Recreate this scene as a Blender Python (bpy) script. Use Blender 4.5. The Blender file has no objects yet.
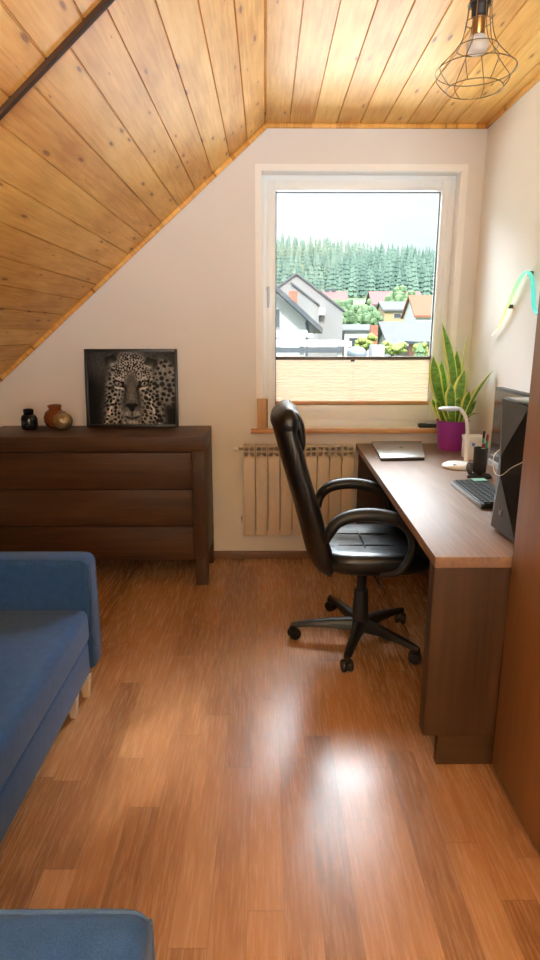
import bpy, bmesh, math, random
import numpy as np
from mathutils import Vector, Matrix
random.seed(7)
S = bpy.context.scene
COL = S.collection
R = math.radians

# ------------------------------------------------------------------ materials
class NT:
    def __init__(s, name):
        s.m = bpy.data.materials.new(name); s.m.use_nodes = True
        s.t = s.m.node_tree; s.n = s.t.nodes; s.b = s.n['Principled BSDF']; s.out = s.n['Material Output']
    def new(s, kind, **k):
        n = s.n.new(kind)
        for a, v in k.items(): setattr(n, a, v)
        return n
    def link(s, a, b): s.t.links.new(a, b)
    def put(s, sock, v):
        if hasattr(v, 'is_output') or isinstance(v, bpy.types.NodeSocket): s.link(v, sock)
        else: sock.default_value = v
    def math(s, op, a, b=0.0, c=None):
        n = s.new('ShaderNodeMath', operation=op); s.put(n.inputs[0], a); s.put(n.inputs[1], b)
        if c is not None: s.put(n.inputs[2], c)
        return n.outputs[0]
    def coord(s, which='Object'): return s.new('ShaderNodeTexCoord').outputs[which]
    def sep(s, v):
        n = s.new('ShaderNodeSeparateXYZ'); s.link(v, n.inputs[0]); return n.outputs
    def comb(s, x, y, z):
        n = s.new('ShaderNodeCombineXYZ')
        for i, v in enumerate((x, y, z)): s.put(n.inputs[i], v)
        return n.outputs[0]
    def scale(s, v, sc):
        n = s.new('ShaderNodeMapping'); s.link(v, n.inputs[0]); n.inputs['Scale'].default_value = sc; return n.outputs[0]
    def noise(s, v, scale=1, detail=3, rough=.5, dist=0):
        n = s.new('ShaderNodeTexNoise'); s.link(v, n.inputs['Vector'])
        n.inputs['Scale'].default_value = scale; n.inputs['Detail'].default_value = detail
        n.inputs['Roughness'].default_value = rough; n.inputs['Distortion'].default_value = dist
        return n.outputs[0]
    def white(s, v, dim='3D'):
        n = s.new('ShaderNodeTexWhiteNoise', noise_dimensions=dim)
        s.link(v, n.inputs['W' if dim == '1D' else 'Vector']); return n.outputs['Value']
    def ramp(s, f, stops, interp='LINEAR'):
        n = s.new('ShaderNodeValToRGB'); s.put(n.inputs[0], f); e = n.color_ramp.elements
        n.color_ramp.interpolation = interp
        while len(e) < len(stops): e.new(.5)
        for i, (p, c) in enumerate(stops): e[i].position = p; e[i].color = (*c, 1) if len(c) == 3 else c
        return n.outputs[0]
    def mix(s, f, a, b, mode='MIX'):
        n = s.new('ShaderNodeMix', data_type='RGBA', blend_type=mode)
        s.put(n.inputs[0], f)
        s.put(n.inputs[6], (*a, 1) if isinstance(a, tuple) and len(a) == 3 else a)
        s.put(n.inputs[7], (*b, 1) if isinstance(b, tuple) and len(b) == 3 else b)
        return n.outputs[2]
    def bump(s, h, strength=.2, dist=.002):
        n = s.new('ShaderNodeBump'); n.inputs['Strength'].default_value = strength; n.inputs['Distance'].default_value = dist
        s.put(n.inputs['Height'], h); s.link(n.outputs[0], s.b.inputs['Normal'])
    def fin(s, color, rough=.5, metal=0.0, spec=None, coat=None):
        s.put(s.b.inputs['Base Color'], (*color, 1) if isinstance(color, tuple) and len(color) == 3 else color)
        s.put(s.b.inputs['Roughness'], rough); s.put(s.b.inputs['Metallic'], metal)
        if spec is not None: s.b.inputs['Specular IOR Level'].default_value = spec
        if coat: s.b.inputs['Coat Weight'].default_value = coat[0]; s.b.inputs['Coat Roughness'].default_value = coat[1]
        return s.m

def plain(name, col, rough=.5, metal=0.0, var=.06, vs=40, bump=0, bs=300, spec=None, coat=None):
    """procedural colour with a little mottling and an optional fine bump"""
    t = NT(name); v = t.coord()
    n = t.noise(v, vs, 3)
    a = tuple(max(0, c * (1 - var)) for c in col); b = tuple(min(1, c * (1 + var)) for c in col)
    c = t.ramp(n, [(.3, a), (.7, b)])
    if bump: t.bump(t.noise(v, bs, 2), bump, .001)
    return t.fin(c, rough, metal, spec, coat)

def veneer(name, dark, light, axis='X', rough=.35, fine=60, coat=None, spec=.5):
    t = NT(name); v = t.coord()
    sc = [fine, fine, fine]; sc['XYZ'.index(axis)] = 2.2
    n1 = t.noise(t.scale(v, tuple(sc)), 1, 4, .6)
    sc2 = [9, 9, 9]; sc2['XYZ'.index(axis)] = .9
    n2 = t.noise(t.scale(v, tuple(sc2)), 1, 3, .5, 1.2)
    f = t.math('ADD', t.math('MULTIPLY', n1, .55), t.math('MULTIPLY', n2, .5))
    c = t.ramp(f, [(.3, dark), (.72, light)])
    t.bump(n1, .06, .0006)
    return t.fin(c, t.math('ADD', t.math('MULTIPLY', n1, .15), rough - .07), coat=coat, spec=spec)

def floor_mat():
    t = NT('laminate floor'); v = t.coord(); x, y, z = t.sep(v)
    W = .0985
    u = t.math('DIVIDE', t.math('ADD', x, 10.0), W); ix = t.math('FLOOR', u)
    w1 = t.white(ix, '1D')
    vv = t.math('ADD', t.math('DIVIDE', y, .95), t.math('MULTIPLY', w1, 9.0)); iy = t.math('FLOOR', vv)
    tone = t.white(t.comb(ix, iy, 0.0))
    off = t.math('MULTIPLY', tone, 37.0)
    g = t.comb(t.math('MULTIPLY', x, 1.0), t.math('ADD', t.math('MULTIPLY', y, .05), off), off)
    n1 = t.noise(g, 130, 5, .7)
    g2 = t.comb(t.math('MULTIPLY', x, 1.0), t.math('ADD', t.math('MULTIPLY', y, .14), off), off)
    n2 = t.noise(g2, 24, 4, .55, 1.6)
    f = t.math('ADD', t.math('ADD', t.math('MULTIPLY', n1, .28), t.math('ADD', .14, t.math('MULTIPLY', n2, .34))), t.math('MULTIPLY', t.math('SUBTRACT', tone, .5), .22))
    c = t.ramp(f, [(.2, (.15, .068, .028)), (.46, (.36, .176, .080)), (.75, (.52, .295, .150))])
    fx = t.math('FRACT', u); fy = t.math('FRACT', vv)
    ex = t.math('MINIMUM', fx, t.math('SUBTRACT', 1.0, fx)); ey = t.math('MINIMUM', fy, t.math('SUBTRACT', 1.0, fy))
    seam = t.math('MAXIMUM', t.math('LESS_THAN', ex, .009), t.math('LESS_THAN', ey, .0018))
    c = t.mix(t.math('MULTIPLY', seam, .38), c, (.06, .025, .012))
    big = t.noise(v, 1.3, 2)
    t.bump(t.math('ADD', t.math('MULTIPLY', n1, .3), t.math('MULTIPLY', seam, -.6)), .10, .0008)
    return t.fin(c, t.math('ADD', .22, t.math('MULTIPLY', n1, .10)), spec=.55)

def pine_mat():
    """varnished pine boards; local x across the boards, y along them"""
    t = NT('varnished knotty pine'); v = t.coord(); x, y, z = t.sep(v)
    u = t.math('DIVIDE', t.math('ADD', x, 13.65), .1365); ix = t.math('FLOOR', u)
    w = t.white(ix, '1D'); off = t.math('MULTIPLY', w, 29.0)
    yy = t.math('ADD', y, off)
    kv = t.comb(t.math('MULTIPLY', x, 17.0), t.math('MULTIPLY', yy, 4.4), off)
    vor = t.new('ShaderNodeTexVoronoi', voronoi_dimensions='2D', feature='F1'); t.link(kv, vor.inputs['Vector']); vor.inputs['Scale'].default_value = 1.0
    d = vor.outputs['Distance']; pick = t.sep(vor.outputs['Color'])
    size = t.math('MULTIPLY', t.math('SUBTRACT', pick[0], .58), .36)       # about half of the cells carry a knot
    size = t.math('MAXIMUM', size, .0)
    rel = t.math('SUBTRACT', size, d)
    knot = t.new('ShaderNodeMapRange'); t.link(rel, knot.inputs[0]); knot.inputs[1].default_value = -.015; knot.inputs[2].default_value = .05
    halo = t.new('ShaderNodeMapRange'); t.link(t.math('SUBTRACT', t.math('MULTIPLY', size, 2.6), d), halo.inputs[0]); halo.inputs[1].default_value = 0; halo.inputs[2].default_value = .3
    warp = t.math('MULTIPLY', halo.outputs[0], .02)
    gv = t.comb(t.math('ADD', x, warp), t.math('MULTIPLY', yy, .045), off)
    n1 = t.noise(gv, 85, 4, .6, .4)
    n2 = t.noise(t.comb(x, t.math('MULTIPLY', yy, .3), off), 9, 3)
    f = t.math('ADD', t.math('ADD', t.math('MULTIPLY', n1, .4), t.math('MULTIPLY', n2, .45)), t.math('MULTIPLY', t.math('SUBTRACT', w, .5), .14))
    c = t.ramp(f, [(.28, (.62, .28, .055)), (.5, (.86, .50, .14)), (.72, (.94, .66, .26))])
    c = t.mix(t.math('MULTIPLY', halo.outputs[0], .42), c, (.52, .22, .055))
    c = t.mix(t.math('MULTIPLY', knot.outputs[0], .8), c, (.27, .085, .015))
    t.bump(n1, .05, .0006)
    return t.fin(c, .45, spec=.22, coat=(.04, .25))

def fabric(name, a, b, scale=420):
    t = NT(name); v = t.coord()
    n = t.noise(v, scale, 2, .7); n2 = t.noise(v, 30, 3)
    w = t.new('ShaderNodeTexWave', wave_type='BANDS', bands_direction='DIAGONAL'); t.link(v, w.inputs[0]); w.inputs['Scale'].default_value = 160; w.inputs['Distortion'].default_value = 3
    f = t.math('ADD', t.math('MULTIPLY', n, .7), t.math('ADD', t.math('MULTIPLY', n2, .25), t.math('MULTIPLY', w.outputs[1], .1)))
    c = t.ramp(f, [(.35, a), (.7, b)])
    t.bump(n, .5, .0012)
    t.b.inputs['Sheen Weight'].default_value = .12; t.b.inputs['Sheen Roughness'].default_value = .5
    return t.fin(c, .9, spec=.2)

def leather(name):
    t = NT(name); v = t.coord()
    vo = t.new('ShaderNodeTexVoronoi'); t.link(v, vo.inputs[0]); vo.inputs['Scale'].default_value = 420
    wr = t.noise(t.scale(v, (4, 14, 6)), 1.6, 4, .6, 1.2)
    t.bump(t.math('ADD', t.math('MULTIPLY', vo.outputs[0], .04), wr), .55, .006)
    c = t.ramp(t.noise(v, 9, 3), [(.3, (.005, .005, .006)), (.7, (.010, .010, .0115))])
    return t.fin(c, t.math('ADD', .24, t.math('MULTIPLY', wr, .20)), spec=.42)

def glass_pane():
    t = NT('window glass'); t.n.remove(t.b)
    tr = t.new('ShaderNodeBsdfTransparent'); gl = t.new('ShaderNodeBsdfGlossy'); gl.inputs['Roughness'].default_value = .01
    tr.inputs[0].default_value = (.97, .985, .98, 1)
    fr = t.new('ShaderNodeFresnel'); fr.inputs[0].default_value = 1.25
    m = t.new('ShaderNodeMixShader'); t.link(fr.outputs[0], m.inputs[0]); t.link(tr.outputs[0], m.inputs[1]); t.link(gl.outputs[0], m.inputs[2])
    t.link(m.outputs[0], t.out.inputs[0]); return t.m

def blind_mat():
    t = NT('pleated blind cloth'); t.n.remove(t.b)
    n = t.noise(t.coord(), 300, 2)
    c = t.ramp(n, [(.3, (.90, .81, .71)), (.7, (.94, .86, .77))])
    d = t.new('ShaderNodeBsdfDiffuse'); tl = t.new('ShaderNodeBsdfTranslucent'); t.link(c, d.inputs[0]); t.link(c, tl.inputs[0])
    m = t.new('ShaderNodeMixShader'); m.inputs[0].default_value = .36
    t.link(d.outputs[0], m.inputs[1]); t.link(tl.outputs[0], m.inputs[2]); t.link(m.outputs[0], t.out.inputs[0]); return t.m

def leaf_mat():
    t = NT('sansevieria leaf'); at = t.new('ShaderNodeAttribute', attribute_name='edge')
    e = at.outputs['Fac']
    band = t.noise(t.scale(t.coord(), (14, 14, 45)), 1, 3, .6, .8)
    g = t.ramp(band, [(.35, (.07, .21, .02)), (.65, (.20, .42, .07))])
    c = t.mix(t.ramp(e, [(.62, (0, 0, 0)), (.78, (1, 1, 1))]), g, (.72, .80, .20))
    return t.fin(c, .38)

def tree_mat(name, a, b, sc=2.0):
    t = NT(name); v = t.coord(); oi = t.new('ShaderNodeObjectInfo')
    n = t.noise(v, sc, 4, .7)
    f = t.math('ADD', t.math('MULTIPLY', n, .7), t.math('MULTIPLY', oi.outputs['Random'], .3))
    return t.fin(t.ramp(f, [(.3, a), (.75, b)]), .9, spec=.1)

def neon_mat():
    t = NT('rainbow neon tube'); x, y, z = t.sep(t.coord())
    mr = t.new('ShaderNodeMapRange'); t.link(y, mr.inputs[0]); mr.inputs[1].default_value = .46; mr.inputs[2].default_value = -.20
    c = t.ramp(mr.outputs[0], [(0, (1, .93, .85)), (.18, (1, .86, .45)), (.36, (.75, 1, .38)), (.60, (.34, .95, .58)), (.75, (.10, .80, .58)), (1, (.14, .74, .74))])
    t.b.inputs['Emission Strength'].default_value = NEON
    t.link(c, t.b.inputs['Emission Color'])
    return t.fin((.05, .05, .05), .4)

def picture_mat():
    t = NT('leopard print'); at = t.new('ShaderNodeAttribute', attribute_name='ink')
    g = at.outputs['Fac']; paper = t.noise(t.coord(), 900, 2)
    c = t.ramp(t.math('ADD', g, t.math('MULTIPLY', t.math('SUBTRACT', paper, .5), .03)), [(0, (.004, .004, .004)), (1, (.62, .60, .57))])
    return t.fin(c, .55, spec=.12)

EXPO = 0.6; NEON = .72
P_FRONT = 1900; P_ROOF = 4; P_REAR = 320; P_BOUNCE = 700
RX0, RX1, RZ0, RZ1 = -.55, .75, 1.0, 2.1      # added rear window, an unseen opening for fill light
M = {}
M['floor'] = floor_mat(); M['pine'] = pine_mat()
M['wall'] = plain('wall plaster', (.80, .782, .768), .85, var=.015, vs=3, bump=.08, bs=260, spec=.2)
M['wall_white'] = plain('white wall plaster', (.87, .86, .84), .85, var=.015, vs=3, bump=.08, bs=260, spec=.2)
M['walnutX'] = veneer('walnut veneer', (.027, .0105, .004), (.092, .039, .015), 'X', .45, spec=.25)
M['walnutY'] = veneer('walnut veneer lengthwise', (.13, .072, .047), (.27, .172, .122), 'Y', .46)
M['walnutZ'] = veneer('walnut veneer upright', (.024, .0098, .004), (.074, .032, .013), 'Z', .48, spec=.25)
M['wardrobe'] = veneer('wardrobe veneer', (.175, .076, .027), (.32, .152, .062), 'Z', .42)
M['baseboard'] = veneer('baseboard wood', (.13, .055, .025), (.24, .11, .055), 'X', .4)
M['sill'] = veneer('oak sill', (.46, .22, .09), (.66, .36, .17), 'X', .4)
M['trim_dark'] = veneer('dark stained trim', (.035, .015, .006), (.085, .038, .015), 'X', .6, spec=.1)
M['pvc'] = plain('white window plastic', (.87, .90, .92), .32, var=.01)
M['reveal'] = plain('white reveal plaster', (.94, .93, .91), .6, var=.01)
M['gasket'] = plain('grey rubber gasket', (.10, .11, .12), .6)
M['glass'] = glass_pane(); M['blind'] = blind_mat()
M['rail'] = plain('brown blind rail', (.12, .085, .06), .4)
M['rad'] = plain('cream radiator enamel', (.66, .58, .50), .4, var=.01)
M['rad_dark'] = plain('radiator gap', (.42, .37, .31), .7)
M['chrome'] = plain('brushed metal', (.60, .59, .57), .25, 1.0, var=.03)
M['sofa'] = fabric('blue woven upholstery', (.009, .034, .108), (.028, .086, .235))
M['piping'] = fabric('blue piping cord', (.022, .055, .13), (.055, .11, .235))
M['legwood'] = veneer('pale sofa leg', (.52, .42, .33), (.66, .56, .46), 'Z', .4)
M['leather'] = leather('black leather')
M['black'] = plain('black plastic', (.010, .010, .011), .42, var=.1, bump=.15, bs=700, spec=.35)
M['blackmatte'] = plain('matte black plastic', (.016, .016, .018), .6, var=.1)
M['silver'] = plain('silver laptop shell', (.44, .45, .47), .35, .7, var=.02)
M['laptopside'] = plain('dark laptop edge', (.035, .035, .04), .4)
M['purple'] = plain('purple glazed pot', (.30, .030, .33), .35, var=.08, vs=12)
M['soil'] = plain('potting soil', (.045, .028, .018), .95, var=.5, vs=120, bump=.9, bs=90)
M['leaf'] = leaf_mat()
M['white'] = plain('white glossy plastic', (.78, .77, .74), .3, var=.01)
M['lampgrey'] = plain('pale grey lamp head', (.50, .56, .66), .35, var=.02)
M['bluemark'] = plain('blue mark', (.12, .22, .50), .5)
M['boxside'] = plain('matte white card', (.72, .69, .65), .7, var=.02)
M['green'] = plain('green plastic', (.01, .36, .21), .35)
M['red'] = plain('dark red plastic', (.32, .03, .06), .35)
M['cream'] = plain('cream plastic', (.75, .66, .55), .4)
M['mint'] = plain('mint green sticker', (.22, .46, .36), .4)
M['key'] = plain('black key caps', (.010, .0105, .012), .5, spec=.3)
M['kbmetal'] = plain('grey keyboard edge', (.34, .36, .38), .35, .4)
M['tower'] = plain('graphite tower plastic', (.058, .066, .078), .38, .2, var=.05)
M['towerblack'] = plain('black tower plastic', (.012, .012, .014), .28)
M['towertop'] = plain('glossy tower lid', (.16, .20, .20), .15, .3)  # grey-green reflection on the lid is put into its colour
M['emblem'] = plain('pale emblem', (.22, .24, .27), .3, .4)
M['screen'] = plain('dark screen', (.012, .012, .013), .10, spec=.8)
M['bronze'] = plain('antique bronze wire', (.24, .17, .11), .4, .8)
M['brass'] = plain('aged brass', (.34, .20, .07), .3, .9)
def clear_bulb():
    t = NT('frosted bulb glass'); t.b.inputs['Transmission Weight'].default_value = .55; t.b.inputs['IOR'].default_value = 1.2
    return t.fin((.80, .79, .77), .3)
M['bulb'] = clear_bulb()
M['neon'] = neon_mat()
M['frame'] = plain('black picture frame', (.010, .009, .008), .4)
M['print'] = picture_mat()
def vase_glass(name, col, tw=.6):
    t = NT(name); t.b.inputs['Transmission Weight'].default_value = tw; t.b.inputs['IOR'].default_value = 1.4
    n = t.noise(t.coord(), 14, 2)
    return t.fin(t.ramp(n, [(.3, tuple(c * .8 for c in col)), (.7, col)]), .12)
M['vase_black'] = plain('black ribbed glass', (.012, .014, .015), .15)
M['vase_amber'] = vase_glass('amber glass', (.42, .13, .045), .5)
M['vase_gold'] = plain('champagne glass', (.36, .25, .13), .22, .55)
M['beech'] = veneer('beech block', (.42, .23, .11), (.58, .36, .19), 'Z', .45)
# outside
M['o_white'] = plain('white render', (.42, .42, .42), .9, var=.03, vs=1)
M['o_grey'] = plain('grey render', (0.210, 0.210, 0.215), .9, var=.04, vs=1)
M['o_yellow'] = plain('yellow render', (0.300, 0.235, 0.140), .9, var=.04, vs=1)
M['o_roofdark'] = plain('slate roof edge', (.055, .065, .08), .7, var=.1, vs=6)
M['o_roofgrey'] = plain('pale grey roof', (.090, .096, .106), .8, var=.08, vs=4)
M['o_roofpink'] = plain('faded red tiles', (0.155, 0.078, 0.078), .85, var=.1, vs=5)
M['o_roofor'] = plain('orange tiles', (0.200, 0.078, 0.045), .85, var=.1, vs=5)
M['o_brick'] = plain('orange brick', (0.260, 0.110, 0.070), .9, var=.15, vs=8)
M['o_glass'] = plain('far window glass', (.05, .06, .07), .2)
M['o_ground'] = plain('meadow', (0.100, 0.150, 0.085), 1, var=.3, vs=.3)
M['o_conifer'] = tree_mat('spruce needles', (.075, .125, .11), (.15, .225, .185), .5)  # distance haze mixed into the needle colour as a pale blue-green
M['o_tree'] = tree_mat('leafy crown', (.075, .13, .075), (.17, .24, .13), 1.2)
M['o_bush'] = tree_mat('yellow green shrub', (.13, .19, .06), (.30, .33, .11), 3)
M['o_trunk'] = plain('bark', (.05, .035, .025), .95)
M['o_blue'] = plain('pale blue shell', (0.180, 0.220, 0.270), .3)
M['o_shed'] = plain('grey box panel', (0.210, 0.224, 0.252), .7)

# ------------------------------------------------------------------ mesh helpers
def new(): return bmesh.new()
def absorb(bm, src, mat=None):
    me = bpy.data.meshes.new('t'); src.to_mesh(me); src.free()
    if mat is not None: me.transform(mat)
    bm.from_mesh(me); bpy.data.meshes.remove(me)
def box(bm, x0, x1, y0, y1, z0, z1, bev=0, seg=2, mat=None):
    b = bmesh.new(); bmesh.ops.create_cube(b, size=1)
    for v in b.verts:
        v.co = Vector((x0 if v.co.x < 0 else x1, y0 if v.co.y < 0 else y1, z0 if v.co.z < 0 else z1))
    if bev: bmesh.ops.bevel(b, geom=b.edges[:], offset=bev, segments=seg, affect='EDGES', profile=.5)
    absorb(bm, b, mat); return bm
def prism(bm, poly, axis, a, b, bev=0, seg=2):
    """extrude a 2D polygon along an axis; poly given in the other two axes in order"""
    t = bmesh.new(); i = 'XYZ'.index(axis); o = [k for k in range(3) if k != i]
    def mk(p, h):
        c = [0, 0, 0]; c[o[0]] = p[0]; c[o[1]] = p[1]; c[i] = h; return t.verts.new(c)
    A = [mk(p, a) for p in poly]; B = [mk(p, b) for p in poly]; n = len(poly)
    t.faces.new(A); t.faces.new(B[::-1])
    for k in range(n): t.faces.new((A[k], B[k], B[(k + 1) % n], A[(k + 1) % n]))
    bmesh.ops.recalc_face_normals(t, faces=t.faces[:])
    if bev: bmesh.ops.bevel(t, geom=t.edges[:], offset=bev, segments=seg, affect='EDGES', profile=.5)
    absorb(bm, t); return bm
def loft(bm, rings, cap=True, closed=False):
    t = bmesh.new(); V = [[t.verts.new(p) for p in r] for r in rings]; n = len(rings[0])
    m = len(V)
    for i in range(m if closed else m - 1):
        for k in range(n):
            try: t.faces.new((V[i][k], V[i][(k + 1) % n], V[(i + 1) % m][(k + 1) % n], V[(i + 1) % m][k]))
            except ValueError: pass
    if cap and not closed:
        t.faces.new(V[0][::-1]); t.faces.new(V[-1])
    bmesh.ops.recalc_face_normals(t, faces=t.faces[:])
    absorb(bm, t); return bm
def catmull(P, k=6, closed=False):
    P = [Vector(p) for p in P]; out = []; n = len(P)
    for i in range(n if closed else n - 1):
        if closed: p0, p1, p2, p3 = P[i - 1], P[i], P[(i + 1) % n], P[(i + 2) % n]
        else: p0, p1, p2, p3 = P[max(i - 1, 0)], P[i], P[i + 1], P[min(i + 2, n - 1)]
        for j in range(k):
            t = j / k
            out.append(.5 * ((2 * p1) + (p2 - p0) * t + (2 * p0 - 5 * p1 + 4 * p2 - p3) * t * t + (3 * p1 - p0 - 3 * p2 + p3) * t ** 3))
    if not closed: out.append(P[-1])
    return out
def tube(bm, pts, r, seg=8, closed=False, side=None, ratio=1.0):
    """round (or, with side and ratio, oval) tube along a path; r is a number or a list"""
    P = [Vector(p) for p in pts]; n = len(P); rings = []; up = None
    for i in range(n):
        a = P[i - 1] if (i or closed) else P[0]; b = P[(i + 1) % n] if (i < n - 1 or closed) else P[-1]
        T = (b - a).normalized()
        if side is not None: U = Vector(side); U = (U - T * U.dot(T)).normalized()
        else:
            if up is None: up = Vector((0, 0, 1)) if abs(T.z) < .9 else Vector((1, 0, 0))
            U = (up - T * up.dot(T)).normalized(); up = U
        W = T.cross(U); rr = r[i] if isinstance(r, (list, tuple)) else r
        rings.append([P[i] + U * math.cos(2 * math.pi * k / seg) * rr + W * math.sin(2 * math.pi * k / seg) * rr * ratio for k in range(seg)])
    return loft(bm, rings, True, closed)
def lathe(bm, prof, c, seg=28, axis='Z', sx=1, sy=1):
    rings = []
    for r, h in prof:
        ring = []
        for k in range(seg):
            a = 2 * math.pi * k / seg; p = (r * math.cos(a) * sx, r * math.sin(a) * sy, h)
            if axis == 'X': p = (h, p[0], p[1])
            if axis == 'Y': p = (p[0], h, p[1])
            ring.append(Vector(c) + Vector(p))
        rings.append(ring)
    return loft(bm, rings)
def ball(bm, c, rad, seg=16, noise=0):
    b = bmesh.new(); bmesh.ops.create_uvsphere(b, u_segments=seg, v_segments=max(6, seg // 2), radius=1)
    for v in b.verts:
        k = 1 + noise * (random.random() - .5)
        v.co = Vector((v.co.x * rad[0] * k + c[0], v.co.y * rad[1] * k + c[1], v.co.z * rad[2] * k + c[2]))
    absorb(bm, b); return bm

ORG = {}
def org(o): return ORG.get(o.name, Vector((0, 0, 0)))
def setp(o, label=None, cat=None, group=None, kind=None):
    for k, v in (('label', label), ('category', cat), ('group', group), ('kind', kind)):
        if v: o[k] = v
    return o
def thing(name, label, cat, loc, group=None, kind=None):
    o = bpy.data.objects.new(name, None); COL.objects.link(o); o.empty_display_size = .05
    o.location = loc; ORG[o.name] = Vector(loc); return setp(o, label, cat, group, kind)
def obj(name, bm, mat, parent=None, smooth=35, loc=None):
    """link a bmesh given in world coordinates as one object (parts are stored relative to their thing)"""
    me = bpy.data.meshes.new(name); bm.to_mesh(me); bm.free()
    o = bpy.data.objects.new(name, me); COL.objects.link(o); me.materials.append(M[mat] if isinstance(mat, str) else mat)
    if parent is not None:
        O = org(parent); me.transform(Matrix.Translation(-O)); o.parent = parent; ORG[o.name] = O
    elif loc is not None:
        me.transform(Matrix.Translation(-Vector(loc))); o.location = loc; ORG[o.name] = Vector(loc)
    if smooth:
        me.polygons.foreach_set('use_smooth', [True] * len(me.polygons))
        try: me.set_sharp_from_angle(angle=R(smooth))
        except Exception: pass
    return o
def struct(name, bm, mat, parent=None, smooth=35, loc=None):
    o = obj(name, bm, mat, parent, smooth, loc); o['kind'] = 'structure'; return o
def copy_tree(o, parent=None):
    c = o.copy(); COL.objects.link(c); ORG[c.name] = org(o)
    if parent is not None: c.parent = parent
    for ch in list(o.children): copy_tree(ch, c)
    return c

# ------------------------------------------------------------------ room shell
D = 3.886; XR = 1.30; ZC = 2.684; XL = -2.0; YN = -1.9; SL = .86   # slope falls .86 per metre to the left
SA = math.atan(SL)
box(bm := new(), XL - .3, XR + .3, YN - .3, D + .3, -.12, 0); struct('floor', bm, 'floor')
# back wall with the window opening
WX0, WX1, WZ0, WZ1 = -.028, 1.168, .900, 2.440
bm = new()
T1 = D + .26
box(bm, XL - .3, WX0, D, T1, 0, 3.0); box(bm, WX1, XR + .3, D, T1, 0, 3.0)
box(bm, WX0, WX1, D, T1, 0, WZ0); box(bm, WX0, WX1, D, T1, WZ1, 3.0)
struct('wall_back', bm, 'wall', smooth=0)
struct('wall_right', box(new(), XR, XR + .25, YN - .25, D, 0, 3.0), 'wall_white', smooth=0)
struct('wall_left', box(new(), XL - .25, XL, YN - .25, D, 0, 1.35), 'wall', smooth=0)
bm = new()
for a, b, c0, c1 in ((XL - .25, RX0, 0, 3.0), (RX1, XR + .25, 0, 3.0), (RX0, RX1, 0, RZ0), (RX0, RX1, RZ1, 3.0)): box(bm, a, b, YN - .25, YN, c0, c1)
struct('wall_near', bm, 'wall_white', smooth=0)
# white moulded border around the opening
bm = new(); c = .034
prism(bm, [(WX0 - c, WZ0 + .03), (WX0, WZ0 + .03), (WX0, WZ1), (WX0 - c, WZ1 + c)], 'Y', D - .006, D + .004)
prism(bm, [(WX1, WZ0 + .03), (WX1 + c, WZ0 + .03), (WX1 + c, WZ1 + c), (WX1, WZ1)], 'Y', D - .006, D + .004)
prism(bm, [(WX0 - c, WZ1 + c), (WX0, WZ1), (WX1, WZ1), (WX1 + c, WZ1 + c)], 'Y', D - .006, D + .004)
box(bm, WX0, WX0 + .004, D, D + .11, WZ0 + .03, WZ1); box(bm, WX1 - .004, WX1, D, D + .11, WZ0 + .03, WZ1); box(bm, WX0, WX1, D, D + .11, WZ1 - .004, WZ1)
struct('trim_1', bm, 'reveal', smooth=0)

BW = .1365
def boards(u0, u1, y0, y1, hole=None):
    """tongue-and-groove boards, face down at z = 0, v-grooves 7 mm deep; local x across, y along"""
    bm = new(); n = round((u1 - u0) / BW) + 1; g = .006; dp = .008
    for i in range(n):
        a = u0 + i * BW; b = min(a + BW, u1)
        if b - a < .015: continue
        sec = [(a, dp + .02), (a, dp), (a + g * .55, dp), (a + g, 0), (b - g * .3, 0), (b, dp), (b, dp + .02)]
        runs = [(y0, y1)]
        if hole and b > hole[0] and a < hole[1]: runs = [(y0, hole[2]), (hole[3], y1)]
        for r0, r1 in runs:
            prism(bm, [(p[0], p[1]) for p in sec], 'Y', r0, r1)
    return bm
o = struct('ceiling', boards(0, XR + .02, YN, D), 'pine', smooth=0); o.location = (0, 0, ZC)
YT = 1.79
SKY = (.74, 1.02, -.36, .24)            # added roof window: distance down the slope, then y
slope_len = 2.75
bm = boards(-BW, slope_len, YT, D); o = struct('ceiling_slope', bm, 'pine', smooth=0)
o.location = (0, 0, ZC); o.rotation_euler = (0, R(180) - SA, 0); o.scale = (1, 1, 1)
def slope_obj(o, shift=0):
    # local +x runs down the slope to the left, local +z points out of the room
    ux = Vector((-math.cos(SA), 0, -math.sin(SA))); uz = Vector((-math.sin(SA), 0, math.cos(SA))); uy = uz.cross(ux)
    m = Matrix(((ux.x, uy.x, uz.x, 0), (ux.y, uy.y, uz.y, 0), (ux.z, uy.z, uz.z, ZC), (0, 0, 0, 1)))
    o.matrix_world = m; return uy
uy = slope_obj(o)                        # local y is -Y of the room
o.data.transform(Matrix.Scale(-1, 4, (0, 1, 0))); o.data.flip_normals()
hole = (SKY[0], SKY[1], SKY[2], SKY[3])
bm = boards(-.07, slope_len, YN, YT, hole)
o = struct('ceiling_slope', bm, 'pine', smooth=0); slope_obj(o); o.data.transform(Matrix.Scale(-1, 4, (0, 1, 0))); o.data.flip_normals()
o.location = Vector((0, 0, ZC))
bm = new(); box(bm, 0.02, slope_len, -YT - .012, -YT + .012, -.012, .004, .003); o = struct('trim_2', bm, 'trim_dark'); slope_obj(o)
# quarter-round pine strips where ceiling meets the back and right walls
bm = new(); box(bm, 0, XR, D - .02, D, ZC - .022, ZC + .002, .006); o = struct('trim_3', bm, 'pine')
bm = new(); box(bm, XR - .02, XR, YT - 1.5, D, ZC - .022, ZC + .002, .006); o = struct('trim_4', bm, 'pine')
bm = new(); box(bm, 0.0, slope_len - .3, -D, -D + .02, -.024, .002, .006); o = struct('trim_5', bm, 'pine'); slope_obj(o)
struct('baseboard_back', box(new(), XL, XR, D - .018, D, 0, .055, .004), 'baseboard')
struct('baseboard_right', box(new(), XR - .018, XR, 1.95, D - .02, 0, .055, .004), 'baseboard')
struct('baseboard_left', box(new(), XL, XL + .018, YN, D - .02, 0, .055, .004), 'baseboard')

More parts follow.
